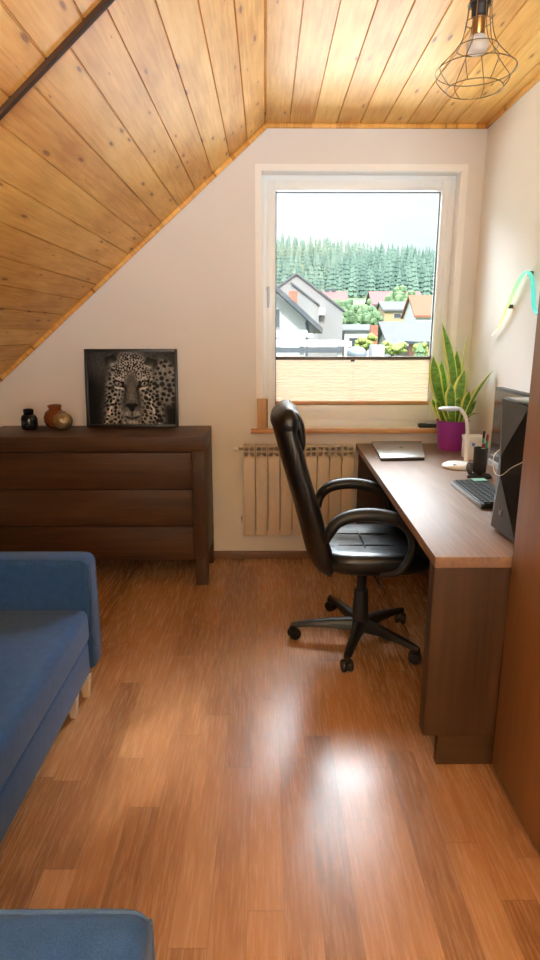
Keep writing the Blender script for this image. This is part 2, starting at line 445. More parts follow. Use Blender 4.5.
# added roof window behind the camera, put in to light the room
wn = thing('added_roof_window', None, None, (0, 0, 0), kind='structure')
bm = new(); u0, u1, h0, h1 = SKY
for a, b, c0, c1 in ((u0 - .03, u1 + .03, h0 - .03, h0), (u0 - .03, u1 + .03, h1, h1 + .03), (u0 - .03, u0, h0, h1), (u1, u1 + .03, h0, h1)):
    box(bm, a, b, -c1, -c0, -.012, .10)
fr = struct('window_frame', bm, 'pvc', wn)
bm = new(); box(bm, u0, u1, -h1, -h0, .06, .066); pn = obj('pane', bm, 'glass', wn)
slope_obj(wn)

# ------------------------------------------------------------------ window
win = thing('window_1', None, None, (.56, D + .1, .93), kind='structure')
def ringframe(bm, x0, x1, z0, z1, wl, wr, wb, wt, y0, y1, bev=.004):
    box(bm, x0, x0 + wl, y0, y1, z0, z1, bev); box(bm, x1 - wr, x1, y0, y1, z0, z1, bev)
    box(bm, x0 + wl, x1 - wr, y0, y1, z0, z0 + wb, bev); box(bm, x0 + wl, x1 - wr, y0, y1, z1 - wt, z1, bev)
FY = D + .10
bm = new(); ringframe(bm, WX0, WX1, WZ0 - .004, WZ1, .045, .055, .055, .045, FY, FY + .08); obj('window_frame', bm, 'pvc', win)
bm = new(); ringframe(bm, WX0 + .035, WX1 - .045, WZ0 + .045, WZ1 - .035, 0.055, .044, .095, .058, FY - .018, FY + .06); obj('sash', bm, 'pvc', win)
GX0, GX1, GZ0, GZ1 = WX0 + .09, WX1 - .089, WZ0 + .14, WZ1 - .093
bm = new(); ringframe(bm, GX0 - .002, GX1 + .002, GZ0 - .002, GZ1 + .002, .008, .008, .008, .008, FY + .012, FY + .03, 0); obj('gasket', bm, 'gasket', win)
obj('pane', box(new(), GX0, GX1, FY + .03, FY + .036, GZ0, GZ1), 'glass', win, smooth=0)
hd = obj('handle', lathe(new(), [(.014, 0), (.016, -.008), (.010, -.012), (.009, -.035)], (.016, FY - .018, 1.775), 14, 'Y'), 'white', win)
tube(bm := new(), [(.016, FY - .05, 1.785), (.016, FY - .055, 1.74), (.016, FY - .052, 1.66)], [.009, .009, .007], 10); obj('lever', bm, 'lampgrey', hd)
struct_sill = struct('trim_6', box(new(), -.096, 1.19, D - .055, D + .105, .874, .899, .004), 'sill')
rear = thing('added_rear_window', None, None, (.1, YN - .12, RZ0), kind='structure')  # added rear window behind the camera, put in for fill light
bm = new(); ringframe(bm, RX0, RX1, RZ0, RZ1, .07, .07, .07, .07, YN - .18, YN - .10); obj('window_frame', bm, 'pvc', rear)
obj('pane', box(new(), RX0 + .07, RX1 - .07, YN - .145, YN - .14, RZ0 + .07, RZ1 - .07), 'glass', rear, smooth=0)
# pleated blind on the lower part of the pane
bl = thing('pleated_blind', 'beige pleated blind drawn over the lower part of the window', 'blind', (.56, FY + .0, 1.07))
bx0, bx1 = GX0 + .004, GX1 - .004
bm = new(); z0, z1 = GZ0 + .024, 1.335; npl = 15; pts = []
for i in range(2 * npl + 1): pts.append((FY + .006 + (.0045 if i % 2 else 0), z0 + (z1 - z0) * i / (2 * npl)))
loop = pts + [(p[0] + .0012, p[1]) for p in pts[::-1]]
for i in range(len(pts) - 1):
    a, b = pts[i], pts[i + 1]
    prism(bm, [a, b, (b[0] + .0012, b[1]), (a[0] + .0012, a[1])], 'X', bx0, bx1)
obj('cloth', bm, 'blind', bl, smooth=0)
obj('rail', box(new(), bx0, bx1, FY - .004, FY + .018, z1, z1 + .022, .003), 'rail', bl)
obj('rail', box(new(), bx0, bx1, FY - .004, FY + .018, z0 - .02, z0, .003), 'sill', bl)
obj('pull_cord', tube(new(), [((bx0 + bx1) / 2, FY - .005, z0), ((bx0 + bx1) / 2, FY - .005, z1)], .0018, 6), 'white', bl)
obj('grip', box(new(), .553, .579, FY - .016, FY - .002, z1 - .012, z1 + .006, .003), 'rail', bl)

# ------------------------------------------------------------------ radiator
rd = thing('radiator', 'cream sectional radiator under the window sill', 'radiator', (.21, D - .05, .194))
NS = 9; rx = -.148; pw = .08; ry0, ry1 = D - .092, D - .012
for i in range(NS):
    a = rx + i * pw; bm = new()
    box(bm, a + .0025, a + pw - .0025, ry0, ry0 + .007, .194, .722, .002)               # flat front panel
    box(bm, a + .0025, a + .009, ry0, ry1, .70, .80, .002); box(bm, a + pw - .009, a + pw - .0025, ry0, ry1, .70, .80, .002)
    for k, z in enumerate((.722, .757, .790)): box(bm, a + .004, a + pw - .004, ry0 + .002, ry1, z, z + .010, .002)
    box(bm, a + .036, a + .044, ry0 + .001, ry1, .722, .80, .001)
    box(bm, a + .028, a + .052, ry0 + .006, ry1 - .004, .20, .74)
    obj('section', bm, 'rad', rd)
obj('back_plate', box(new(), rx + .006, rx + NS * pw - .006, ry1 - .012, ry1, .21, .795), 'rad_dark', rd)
vl = obj('valve', lathe(new(), [(.014, 0), (.017, .01), (.019, .03), (.012, .036)], (rx - .062, ry1 - .035, .775), 14, 'X'), 'white', rd)
obj('pipe', tube(new(), [(rx + .004, ry1 - .035, .775), (rx - .03, ry1 - .035, .775)], .009, 10), 'chrome', vl)
obj('bracket', box(new(), rx - .02, rx - .012, ry1 - .03, ry1 + .012, .27, .30, .002), 'rad', rd)

# ------------------------------------------------------------------ chest of drawers
CX0, CX1, CY0, CY1, CZ = -1.70, -.353, 3.425, D - .012, .921
cd = thing('chest_of_drawers', 'wide walnut chest of three drawers against the back wall', 'chest of drawers', ((CX0 + CX1) / 2, 3.67, 0))
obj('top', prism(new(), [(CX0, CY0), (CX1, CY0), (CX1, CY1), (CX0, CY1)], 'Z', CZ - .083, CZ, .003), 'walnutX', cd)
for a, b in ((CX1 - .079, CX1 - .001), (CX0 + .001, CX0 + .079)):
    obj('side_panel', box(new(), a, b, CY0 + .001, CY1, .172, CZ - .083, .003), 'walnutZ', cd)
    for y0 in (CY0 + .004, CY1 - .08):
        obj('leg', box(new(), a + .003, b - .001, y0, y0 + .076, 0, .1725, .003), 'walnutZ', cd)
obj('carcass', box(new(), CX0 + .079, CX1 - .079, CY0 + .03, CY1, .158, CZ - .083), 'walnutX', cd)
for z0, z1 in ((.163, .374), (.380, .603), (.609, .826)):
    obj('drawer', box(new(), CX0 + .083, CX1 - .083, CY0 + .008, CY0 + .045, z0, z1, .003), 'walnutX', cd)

# picture of a leopard, leaning on the wall
def leopard(nx, ny):
    u, v = np.meshgrid((np.arange(nx) + .5) / nx, (np.arange(ny) + .5) / ny)      # v from the top
    X = (u - .5) * 1.22; Y = v
    rs = np.random.RandomState(4)
    def g(x0, y0, sx, sy, rot=0.0):
        c, s = math.cos(rot), math.sin(rot); a = (X - x0) * c + (Y - y0) * s; b = -(X - x0) * s + (Y - y0) * c
        return np.exp(-((a / sx) ** 2 + (b / sy) ** 2))
    def blob(x0, y0, sx, sy, rot=0.0, soft=.25):
        c, s = math.cos(rot), math.sin(rot); a = (X - x0) * c + (Y - y0) * s; b = -(X - x0) * s + (Y - y0) * c
        r = np.sqrt((a / sx) ** 2 + (b / sy) ** 2); return np.clip((1 - r) / soft + .5, 0, 1)
    img = .08 + .10 * g(-.42, .2, .25, .3) + .10 * g(.3, .1, .3, .2)
    # body / ruff behind the head
    body = np.clip(blob(.02, .95, .44, .72) + blob(.5, .42, .16, .34, -.2) * .9, 0, 1)
    img = img * (1 - body) + body * .46
    # head
    head = blob(-.005, .52, .345, .53, 0, .25)
    img = img * (1 - head) + head * (.50 + .14 * g(0, .22, .2, .16))
    pts = []; tries = 0
    while len(pts) < 420 and tries < 90000:
        tries += 1
        p = (rs.uniform(-.5, .62), rs.uniform(.03, 1.02)); up_ = abs(p[0]) < .25 and p[1] < .40
        mind = .030 if up_ else (.050 if p[0] < .36 else .066)
        if all((p[0] - q[0]) ** 2 + (p[1] - q[1]) ** 2 > mind ** 2 for q in pts): pts.append(p)
    spots = np.zeros_like(X)
    for (px, py) in pts:
        r = rs.uniform(.010, .0155) if abs(px) < .25 and py < .40 else (rs.uniform(.017, .026) if px < .36 else rs.uniform(.024, .034))
        spots = np.maximum(spots, blob(px, py, r * rs.uniform(.8, 1.5), r * rs.uniform(.7, 1.2), math.atan2(py - .5, px) + rs.uniform(-.6, .6), .5))
    muzzle = np.clip(blob(-.005, .74, .15, .24, 0, .5) + blob(-.005, .52, .085, .24, 0, .5), 0, 1)
    mask = np.clip(head + body, 0, 1) * (1 - muzzle)
    img = img * (1 - .95 * spots * mask)
    for s in (-1, 1):                                     # bright ruff
        for k in range(9): img += .34 * g(-.005 + s * (.235 + .016 * k), .60 + .045 * k, .011, .06, -s * .55) * (1 - spots)
    for s, ey in ((-1, .10), (1, .14)):                   # ears
        e = blob(-.005 + s * .285, ey, .088, .088, s * .3, .45); img = img * (1 - e) + e * (.06 + .22 * g(-.005 + s * .27, ey + .06, .05, .05))
        img += .36 * g(-.005 + s * .245, ey + .065, .06, .018, s * .4) + .16 * g(-.005 + s * .30, ey - .065, .06, .012, s * .4)
    img = img * (1 - muzzle) + muzzle * (.22 + .12 * g(-.005, .60, .05, .2) + .34 * g(-.085, .86, .07, .05) + .34 * g(.075, .86, .07, .05))
    img *= 1 - .6 * g(-.10, .58, .018, .15, .08) - .6 * g(.09, .58, .018, .15, -.08)
    for s in (-1, 1):
        ex = -.005 + s * .177; ey = .435
        img += .50 * g(ex, ey + .060, .08, .020, s * -.25) + .42 * g(ex, ey - .070, .07, .020, s * -.25)
        d = blob(ex, ey, .088, .040, s * -.38, .3); img = img * (1 - d) + d * .006
        d = blob(ex + s * .006, ey + .002, .050, .026, s * -.32, .35); img = img * (1 - d) + d * .46
        d = blob(ex + s * .006, ey, .016, .018, 0, .4); img = img * (1 - d) + d * .005
        img += .9 * g(ex - .012, ey - .010, .007, .007)
        img *= 1 - .85 * g(ex - s * .090, ey + .065, .018, .055, s * .5)
    n = np.clip(blob(-.005, .735, .085, .036, 0, .3) + blob(-.005, .775, .040, .045, 0, .4), 0, 1); img = img * (1 - n) + n * .012
    img += .16 * g(-.005, .712, .055, .008)
    m = np.clip(g(-.005, .85, .009, .06) + g(-.065, .905, .065, .014, .3) + g(.055, .905, .065, .014, -.3), 0, 1); img *= 1 - .95 * m
    img += .30 * g(-.005, .965, .09, .03)
    for s in (-1, 1):
        for k in range(4): img *= 1 - .5 * g(-.005 + s * (.10 + .014 * k), .81 + .024 * k, .024, .006)
        for k in range(6): img += .26 * g(-.005 + s * .24, .80 + .035 * k, .13, .0035, s * (.1 + .08 * k))
    img *= 1 - .85 * np.clip((-X - .36) * 5, 0, 1) * np.clip((Y - .22) * 4, 0, 1)
    img *= 1 - .8 * np.clip((X - .44) * 6, 0, 1) * np.clip((Y - .62) * 5, 0, 1)
    fur = rs.normal(0, 1, X.shape)
    for _ in range(2): fur = (fur + np.roll(fur, 1, 0) + np.roll(fur, 2, 0) + np.roll(fur, 1, 1) * .5) / 2.2
    img = img * (1 + .16 * np.clip(fur, -2, 2) * (img < .6))
    return np.clip(img * 1.2, 0, 1) ** 1.6
PX0, PX1, PZ0, PZ1 = -1.138, -.556, .922, 1.410
pc = thing('framed_picture', 'black framed leopard photograph leaning on the wall above the chest', 'picture', (-.845, 3.80, PZ0))
bm = new(); t = .018
for a, b, c0, c1 in ((PX0, PX0 + t, PZ0, PZ1), (PX1 - t, PX1, PZ0, PZ1), (PX0 + t, PX1 - t, PZ0, PZ0 + t), (PX0 + t, PX1 - t, PZ1 - t, PZ1)):
    box(bm, a, b, 3.79, 3.812, c0, c1, .002)
fo = obj('frame', bm, 'frame', pc)
bo = obj('backing', box(new(), PX0 + .004, PX1 - .004, 3.804, 3.811, PZ0 + .004, PZ1 - .004), 'frame', pc)
nx, ny = 232, 200; img = leopard(nx, ny)
xs = np.linspace(PX0 + t, PX1 - t, nx + 1); zs = np.linspace(PZ1 - t, PZ0 + t, ny + 1)
vv = [(x, 3.802, z) for z in zs for x in xs]
ff = [(j * (nx + 1) + i, (j + 1) * (nx + 1) + i, (j + 1) * (nx + 1) + i + 1, j * (nx + 1) + i + 1) for j in range(ny) for i in range(nx)]
me = bpy.data.meshes.new('photo_print'); me.from_pydata(vv, [], ff); me.transform(Matrix.Translation(-Vector(pc.location)))
at = me.attributes.new('ink', 'FLOAT', 'FACE'); at.data.foreach_set('value', img.astype(np.float32).ravel())
me.materials.append(M['print']); pp = bpy.data.objects.new('photo_print', me); COL.objects.link(pp); pp.parent = pc
pc.rotation_euler = (R(-6.5), 0, 0)

# vases on the chest
def vase(name, label, prof, c, mat, neck=None):
    v = thing(name, label, 'vase', c)
    b = lathe(new(), prof, c, 36); obj('body', b, mat, v, 60)
    if neck: obj('neck', lathe(new(), neck, c, 30), mat, v, 50)
    return v
zt = CZ
vase('vase', 'small black glass jar vase leftmost on the chest of drawers',
     [(.034, 0), (.046, .006), (.049, .03), (.049, .066), (.044, .084), (.034, .094), (.026, .098)], (-1.468, 3.715, zt), 'vase_black',
     [(.026, .096), (.029, .100), (.031, .108), (.031, .124), (.026, .128), (.022, .126), (.022, .104)])
vase('vase', 'round amber glass vase with a wide rim behind the gold one',
     [(.04, 0), (.058, .012), (.071, .042), (.072, .066), (.062, .094), (.044, .110), (.038, .114)], (-1.338, 3.812, zt), 'vase_amber',
     [(.038, .112), (.037, .122), (.043, .130), (.044, .140), (.038, .142), (.033, .136), (.033, .116)])
v = thing('vase', 'small round dimpled gold glass vase in front of the amber one', 'vase', (-1.256, 3.700, zt))
rings = []                                                  # dimpled ball
for i in range(25):
    a = i / 24; ph = -math.pi / 2 + math.pi * (.06 + .86 * a); row = []
    for k in range(72):
        th = 2 * math.pi * k / 72; bump = .0022 * math.cos(18 * th + (math.pi if (i // 2) % 2 else 0)) * math.cos(ph)
        rr = (.058 + bump) * math.cos(ph); row.append(Vector((-1.256 + rr * math.cos(th), 3.700 + rr * math.sin(th), zt + .0545 + .0555 * math.sin(ph))))
    rings.append(row)
obj('body', loft(new(), rings), 'vase_gold', v, 70)
obj('neck', lathe(new(), [(.018, .106), (.021, .110), (.020, .114), (.015, .113), (.015, .106)], (-1.256, 3.700, zt), 24), 'vase_gold', v)

# ------------------------------------------------------------------ desk
DZ = .80; DT = .038
dk = thing('desk', 'long walnut desk along the right wall in front of the window', 'desk', (.92, 2.85, 0))
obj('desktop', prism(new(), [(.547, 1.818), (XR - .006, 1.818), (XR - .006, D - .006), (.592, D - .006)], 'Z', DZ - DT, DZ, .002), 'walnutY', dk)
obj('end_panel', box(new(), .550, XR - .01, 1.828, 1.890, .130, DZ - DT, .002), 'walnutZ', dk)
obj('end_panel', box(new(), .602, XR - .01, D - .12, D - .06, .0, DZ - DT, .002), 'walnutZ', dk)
obj('back_panel', box(new(), XR - .16, XR - .13, 1.890, D - .12, .25, DZ - DT, .001), 'walnutY', dk)
obj('plinth', box(new(), .607, XR - .06, 1.845, 1.875, 0, .131), 'trim_dark', dk)  # near-black stain carries the shade of the recess under the panel

# ------------------------------------------------------------------ wardrobe
wd = thing('wardrobe', 'tall reddish-brown wooden wardrobe at the right edge beside the desk', 'wardrobe', (1.04, .75, 0))
obj('carcass', box(new(), .812, XR - .008, -.35, 1.808, .05, 2.25, .002), 'wardrobe', wd)
for y0, y1 in ((-.348, .368), (.372, 1.087), (1.091, 1.806)):
    d_ = obj('door', box(new(), .791, .811, y0, y1, .032, 2.248, .0015), 'wardrobe', wd)
    obj('handle', box(new(), .777, .7905, y0 + .03, y0 + .042, .95, 1.15, .002), 'chrome', d_)
obj('plinth', box(new(), .825, XR - .02, -.34, 1.80, 0, .05), 'walnutY', wd)

# ------------------------------------------------------------------ sofa and armchair
def rb(x0, x1, y0, y1, z0, z1, b, seg=5): return box(new(), x0, x1, y0, y1, z0, z1, b, seg)
sf = thing('sofa', 'blue upholstered sofa along the left side with low square arms', 'sofa', (-1.3, 1.7, 0))
AX = -.728
def arm(y0, y1, x0, x1, z0, z1, par):
    a = obj('armrest', rb(x0, x1, y0, y1, z0, z1, .034), 'sofa', par, 60)
    for y in (y0 + .016, y1 - .016):
        path = [(x1 - .010, y, z0 + .03), (x1 - .004, y, z0 + .10), (x1 - .004, y, z1 - .06), (x1 - .006, y, z1 - .036), (x1 - .015, y, z1 - .015), (x1 - .036, y, z1 - .006), (x1 - .085, y, z1 - .004), (x1 - .2, y, z1 - .004), (x0 + .06, y, z1 - .004)]
        obj('piping', tube(new(), catmull(path, 5), .0042, 8), 'piping', a)
    return a
arm(2.305, 2.425, -1.72, AX, .095, .602, sf)
arm(.97, 1.09, -1.72, AX, .095, .602, sf)
obj('base', rb(-1.70, -.748, 1.092, 2.303, .095, .245, .015, 3), 'sofa', sf, 60)
obj('seat_cushion', rb(-1.52, -.735, 1.094, 2.301, .247, .395, .035), 'sofa', sf, 60)
obj('backrest', rb(-1.74, -1.50, .99, 2.41, .20, .86, .05), 'sofa', sf, 60)
for x, y in ((-.765, 2.27), (-.775, 2.13), (-1.62, 2.27), (-1.62, 1.13), (-.775, 1.13)):
    bm = new(); loft(bm, [[Vector((x + sx * r, y + sy * r, z)) for sx, sy in ((-1, -1), (1, -1), (1, 1), (-1, 1))] for r, z in ((.012, 0), (.021, .097))])
    obj('leg', bm, 'legwood', sf)
ac = thing('armchair', 'blue upholstered armchair cut off by the bottom left corner', 'armchair', (-.62, .25, 0))
bm_arm = arm(.61, .74, -1.05, -.172, .08, .66, ac)
arm(-.20, -.07, -1.05, -.165, .08, .66, ac)
obj('base', rb(-1.03, -.19, -.068, .608, .08, .25, .015, 3), 'sofa', ac, 60)
obj('seat_cushion', rb(-.92, -.18, -.066, .606, .252, .42, .035), 'sofa', ac, 60)
obj('backrest', rb(-1.12, -.90, -.18, .72, .20, .88, .05), 'sofa', ac, 60)
for x, y in ((-.22, .68), (-.22, -.14), (-.98, .68), (-.98, -.14)):
    bm = new(); loft(bm, [[Vector((x + sx * r, y + sy * r, z)) for sx, sy in ((-1, -1), (1, -1), (1, 1), (-1, 1))] for r, z in ((.012, 0), (.021, .082))])
    obj('leg', bm, 'legwood', ac)

# ------------------------------------------------------------------ office chair (faces +X, towards the desk)
CC = Vector((.468, 2.735, 0))
ch = thing('office_chair', 'black leather swivel chair with looped arms at the desk', 'chair', CC)
def sup(n, a, b, e=2.6):
    out = []
    for k in range(n):
        t = 2 * math.pi * k / n; c, s = math.cos(t), math.sin(t)
        out.append((abs(c) ** (2 / e) * math.copysign(a, c), abs(s) ** (2 / e) * math.copysign(b, s)))
    return out
# backrest: rear outline and front outline in x,z
rear = [(.262, .415), (.226, .440), (.198, .50), (.172, .60), (.128, .76), (.088, .90), (.056, 1.02), (.036, 1.095), (.040, 1.148), (.062, 1.176)]
front = [(.300, .405), (.326, .45), (.324, .51), (.296, .60), (.250, .76), (.206, .90), (.170, 1.02), (.148, 1.095), (.142, 1.143), (.118, 1.180)]
half = [.17, .20, .225, .245, .255, .250, .235, .222, .215, .19]
RR = catmull([(a, 0, b) for a, b in rear], 4); FF = catmull([(a, 0, b) for a, b in front], 4); HH = catmull([(h, 0, 0) for h in half], 4)
rings = []
for a, b, h in zip(RR, FF, HH):
    mid = (a + b) / 2; hv = (b - a) / 2; ring = []
    for p, q in sup(36, 1, h.x, 3.0):
        w = abs(q) / h.x
        curl = .020 * w * w                                     # side wings curl forward
        hol = (-.018 * (1 - w * w) if p > 0 else 0)
        pos = mid + hv * p; ring.append(Vector((pos.x + curl + hol - .008, 2.75 + q, pos.z)))
    rings.append(ring)
br = obj('backrest', loft(new(), rings), 'leather', ch, 60)
# head cushion that folds over the top
rings = []
hc = catmull([(.140, 0, .985), (.150, 0, 1.02), (.146, 0, 1.07), (.136, 0, 1.122), (.112, 0, 1.162), (.07, 0, 1.176)], 5)
for i, p in enumerate(hc):
    s = math.sin(math.pi * min(1, max(0.03, (i + .6) / (len(hc) + .2)))) ** .5
    a = hc[max(0, i - 1)]; b = hc[min(len(hc) - 1, i + 1)]; T = (b - a).normalized(); N = Vector((T.z, 0, -T.x))
    rings.append([p + N * (q * .030 * s) + Vector((.018 * (r_ / .2) ** 2 - .006, 2.75 + r_ * (.8 + .2 * s), 0)) for q, r_ in sup(28, 1, .188, 3.2)])
obj('headrest', loft(new(), rings), 'leather', br, 60)
# cap of the head cushion, wrapped over the top with a rolled lower edge
n0 = next(i for i, r_ in enumerate(RR) if r_.z > 1.085)
rings = []
for i in range(n0, len(RR)):
    a, b, h = RR[i], FF[i], HH[i]; mid = (a + b) / 2; hv = (b - a) / 2; k = 1.13 if i > n0 else 1.02; ring = []
    for p, q in sup(36, 1, h.x, 3.0):
        w_ = abs(q) / h.x; pos = mid + hv * (p * k)
        ring.append(Vector((pos.x + .020 * w_ * w_ - .008, 2.75 + q * (1.035 if i > n0 else 1.0), pos.z + (.003 if i > n0 else 0))))
    rings.append(ring)
cen = sum(rings[-1], Vector()) / len(rings[-1])
for k_, dz in ((.93, .006), (.78, .011), (.5, .015), (.15, .016)): rings.append([cen + (p - cen) * k_ + Vector((0, 0, dz)) for p in rings[len(RR) - n0 - 1]])
obj('head_cover', loft(new(), rings), 'leather', br, 60)
# seat
rings = []
prof = [(.430, .80), (.445, .92), (.475, .99), (.500, 1.0), (.518, .97), (.528, .88), (.532, .72), (.530, .5), (.527, .25), (.525, .05)]
for z, k in prof:
    ring = []
    for p, q in sup(48, .275 * k, .262 * k, 3.4):
        x = .515 + p; zz = z
        if p > .12: zz -= (p - .12) ** 2 * 1.6 * (1 if z > .48 else .3)      # waterfall front
        zz += (.012 * (abs(q) / .26) ** 2 if z > .50 else 0)
        ring.append(Vector((x, 2.755 + q, zz)))
    rings.append(ring)
st = obj('seat', loft(new(), rings), 'leather', ch, 60)
for y in (-.085, .085):
    obj('seam', tube(new(), catmull([(.34, 2.755 + y, .532), (.45, 2.755 + y, .532), (.58, 2.755 + y, .531), (.68, 2.755 + y * 1.1, .517)], 5), .0032, 6), 'leather', st)
obj('seam', tube(new(), catmull([(.46, 2.63, .533), (.465, 2.755, .532), (.46, 2.88, .533)], 5), .003, 6), 'leather', st)
bm = new(); box(bm, .38, .56, 2.66, 2.84, .395, .435, .01); box(bm, .30, .42, 2.70, 2.80, .385, .41, .008); obj('tilt_mechanism', bm, 'black', ch)
obj('tilt_lever', tube(new(), [(.50, 2.67, .40), (.51, 2.58, .395), (.515, 2.53, .385)], [.006, .006, .010], 8), 'black', ch)
# looped arms
apath = [(.268, .622), (.280, .666), (.308, .706), (.360, .732), (.440, .742), (.530, .730), (.594, .704), (.634, .652), (.645, .595), (.622, .525), (.575, .472), (.515, .452)]
awid = [.022, .027, .030, .032, .033, .033, .031, .027, .023, .020, .017, .013]
for s, y in ((-1, 2.475), (1, 3.035)):
    P3 = catmull([(a, y + (-s) * (.028 if i in (0, 11) else .0), b) for i, (a, b) in enumerate(apath)], 5); Wd = [v.x for v in catmull([(w, 0, 0) for w in awid], 5)]
    obj('armrest', tube(new(), P3, Wd, 14, side=(0, 1, 0), ratio=.88), 'black', ch, 60)
obj('gas_column', lathe(new(), [(.024, .24), (.024, .39), (.030, .40)], CC, 20), 'black', ch)
obj('column_sleeve', lathe(new(), [(.041, .115), (.039, .19), (.034, .28), (.030, .285)], CC, 20), 'black', ch)
obj('base_hub', lathe(new(), [(.030, .060), (.046, .066), (.050, .10), (.044, .128), (.034, .132)], CC, 20), 'black', ch)
for tx, ty in ((.142, 2.765), (.368, 2.458), (.362, 3.080), (.715, 2.925), (.695, 2.530)):
    e = Vector((tx, ty, 0)); d_ = (e - CC).normalized(); n_ = Vector((-d_.y, d_.x, 0)); L_ = (e - CC).length
    rings = []
    for f, hw, zt_, zb in ((.10, .030, .128, .070), (.4, .026, .121, .080), (.75, .022, .105, .078), (.97, .019, .092, .070), (1.05, .012, .086, .070)):
        c = CC + d_ * L_ * f
        rings.append([c + n_ * hw + Vector((0, 0, zb)), c + n_ * hw * .8 + Vector((0, 0, zt_ - .008)), c + n_ * hw * .4 + Vector((0, 0, zt_)), c - n_ * hw * .4 + Vector((0, 0, zt_)), c - n_ * hw * .8 + Vector((0, 0, zt_ - .008)), c - n_ * hw + Vector((0, 0, zb))])
    lg = obj('base_leg', loft(new(), rings), 'black', ch, 50)
    bm = new(); rot = Matrix.Translation(e + Vector((0, 0, .0))) @ Matrix.Rotation(math.atan2(d_.y, d_.x) + .5, 4, 'Z')
    t = new()
    for s in (-1, 1): lathe(t, [(.008, s * .006), (.027, s * .007), (.0295, s * .012), (.0295, s * .020), (.026, s * .025), (.010, s * .026)], (0, 0, .0295), 20, 'Y')
    lathe(t, [(.010, .045), (.014, .060), (.012, .076)], (.012, 0, 0), 12)
    prism(t, [(-.022, .040), (-.012, .058), (.012, .064), (.026, .052), (.018, .036)], 'Y', -.0055, .0055, .001)
    absorb(bm, t, rot); obj('caster', bm, 'black', lg, 50)

# ------------------------------------------------------------------ things on the desk
lp = thing('laptop', 'closed silver laptop on the desk below the window', 'laptop', (.84, 3.58, DZ))
lc = [(.650, 3.320), (.904, 3.345), (1.018, 3.862), (.688, 3.850)]
def inset(p, k):
    cx = sum(a for a, b in p) / 4; cy = sum(b for a, b in p) / 4; return [(cx + (a - cx) * k, cy + (b - cy) * k) for a, b in p]
obj('base', prism(new(), inset(lc, .995), 'Z', DZ, DZ + .012, .002), 'laptopside', lp)
obj('lid', prism(new(), lc, 'Z', DZ + .0125, DZ + .020, .002), 'silver', lp)
obj('emblem', lathe(new(), [(.013, 0), (.013, .0006)], (.83, 3.62, DZ + .0201), 20), 'laptopside', lp)

# snake plant in its pot
PC = Vector((1.153, 3.675, DZ))
pl = thing('potted_snake_plant', 'snake plant with yellow leaf edges in a purple pot', 'plant', PC)
obj('pot', lathe(new(), [(.070, 0), (.078, .003), (.083, .05), (.098, .175), (.101, .183), (.096, .184), (.091, .176), (.086, .145)], PC, 40), 'purple', pl, 50)
obj('soil', lathe(new(), [(.0885, .158), (.0885, .163), (.04, .168), (.004, .17)], PC, 30), 'soil', pl)
def leaf(base, tip, bend, w, twist, face):
    """tapered blade with a shallow channel; 'edge' runs from 0 on the midrib to 1 on the margin"""
    b = Vector(base); t_ = Vector(tip); n = 14; me_v = []; ed = []; faces = []
    L_ = (t_ - b); side0 = Vector((math.cos(face), math.sin(face), 0))
    for i in range(n + 1):
        f = i / n; p = b + L_ * f + Vector(bend) * (4 * f * (1 - f))
        wd_ = .95 * w * (.45 + 1.75 * f - 1.15 * f * f) * (1 if f < .7 else max(0.02, 1 - ((f - .7) / .3) ** 1.8))
        a = twist * f; sd = Matrix.Rotation(a, 3, 'Z') @ side0; T = L_.normalized(); sd = (sd - T * sd.dot(T)).normalized(); nn = T.cross(sd)
        for k in range(7):
            q = -1 + k / 3; me_v.append(p + sd * (q * wd_) + nn * (.35 * wd_ * q * q)); ed.append(abs(q))
        for k in range(7):
            q = 1 - k / 3; me_v.append(p + sd * (q * wd_ * .985) + nn * (.35 * wd_ * q * q - .0022 * (1 - abs(q) * .8))); ed.append(abs(q))
    for i in range(n):
        for k in range(14):
            faces.append((i * 14 + k, i * 14 + (k + 1) % 14, (i + 1) * 14 + (k + 1) % 14, (i + 1) * 14 + k))
    faces.append(tuple(range(13, -1, -1))); faces.append(tuple(n * 14 + k for k in range(14)))
    me = bpy.data.meshes.new('leaf'); me.from_pydata(me_v, [], faces); me.transform(Matrix.Translation(-PC))
    a = me.attributes.new('edge', 'FLOAT', 'POINT'); a.data.foreach_set('value', ed)
    me.polygons.foreach_set('use_smooth', [True] * len(me.polygons)); me.materials.append(M['leaf'])
    o = bpy.data.objects.new('leaf', me); COL.objects.link(o); o.parent = pl
z0 = DZ + .155
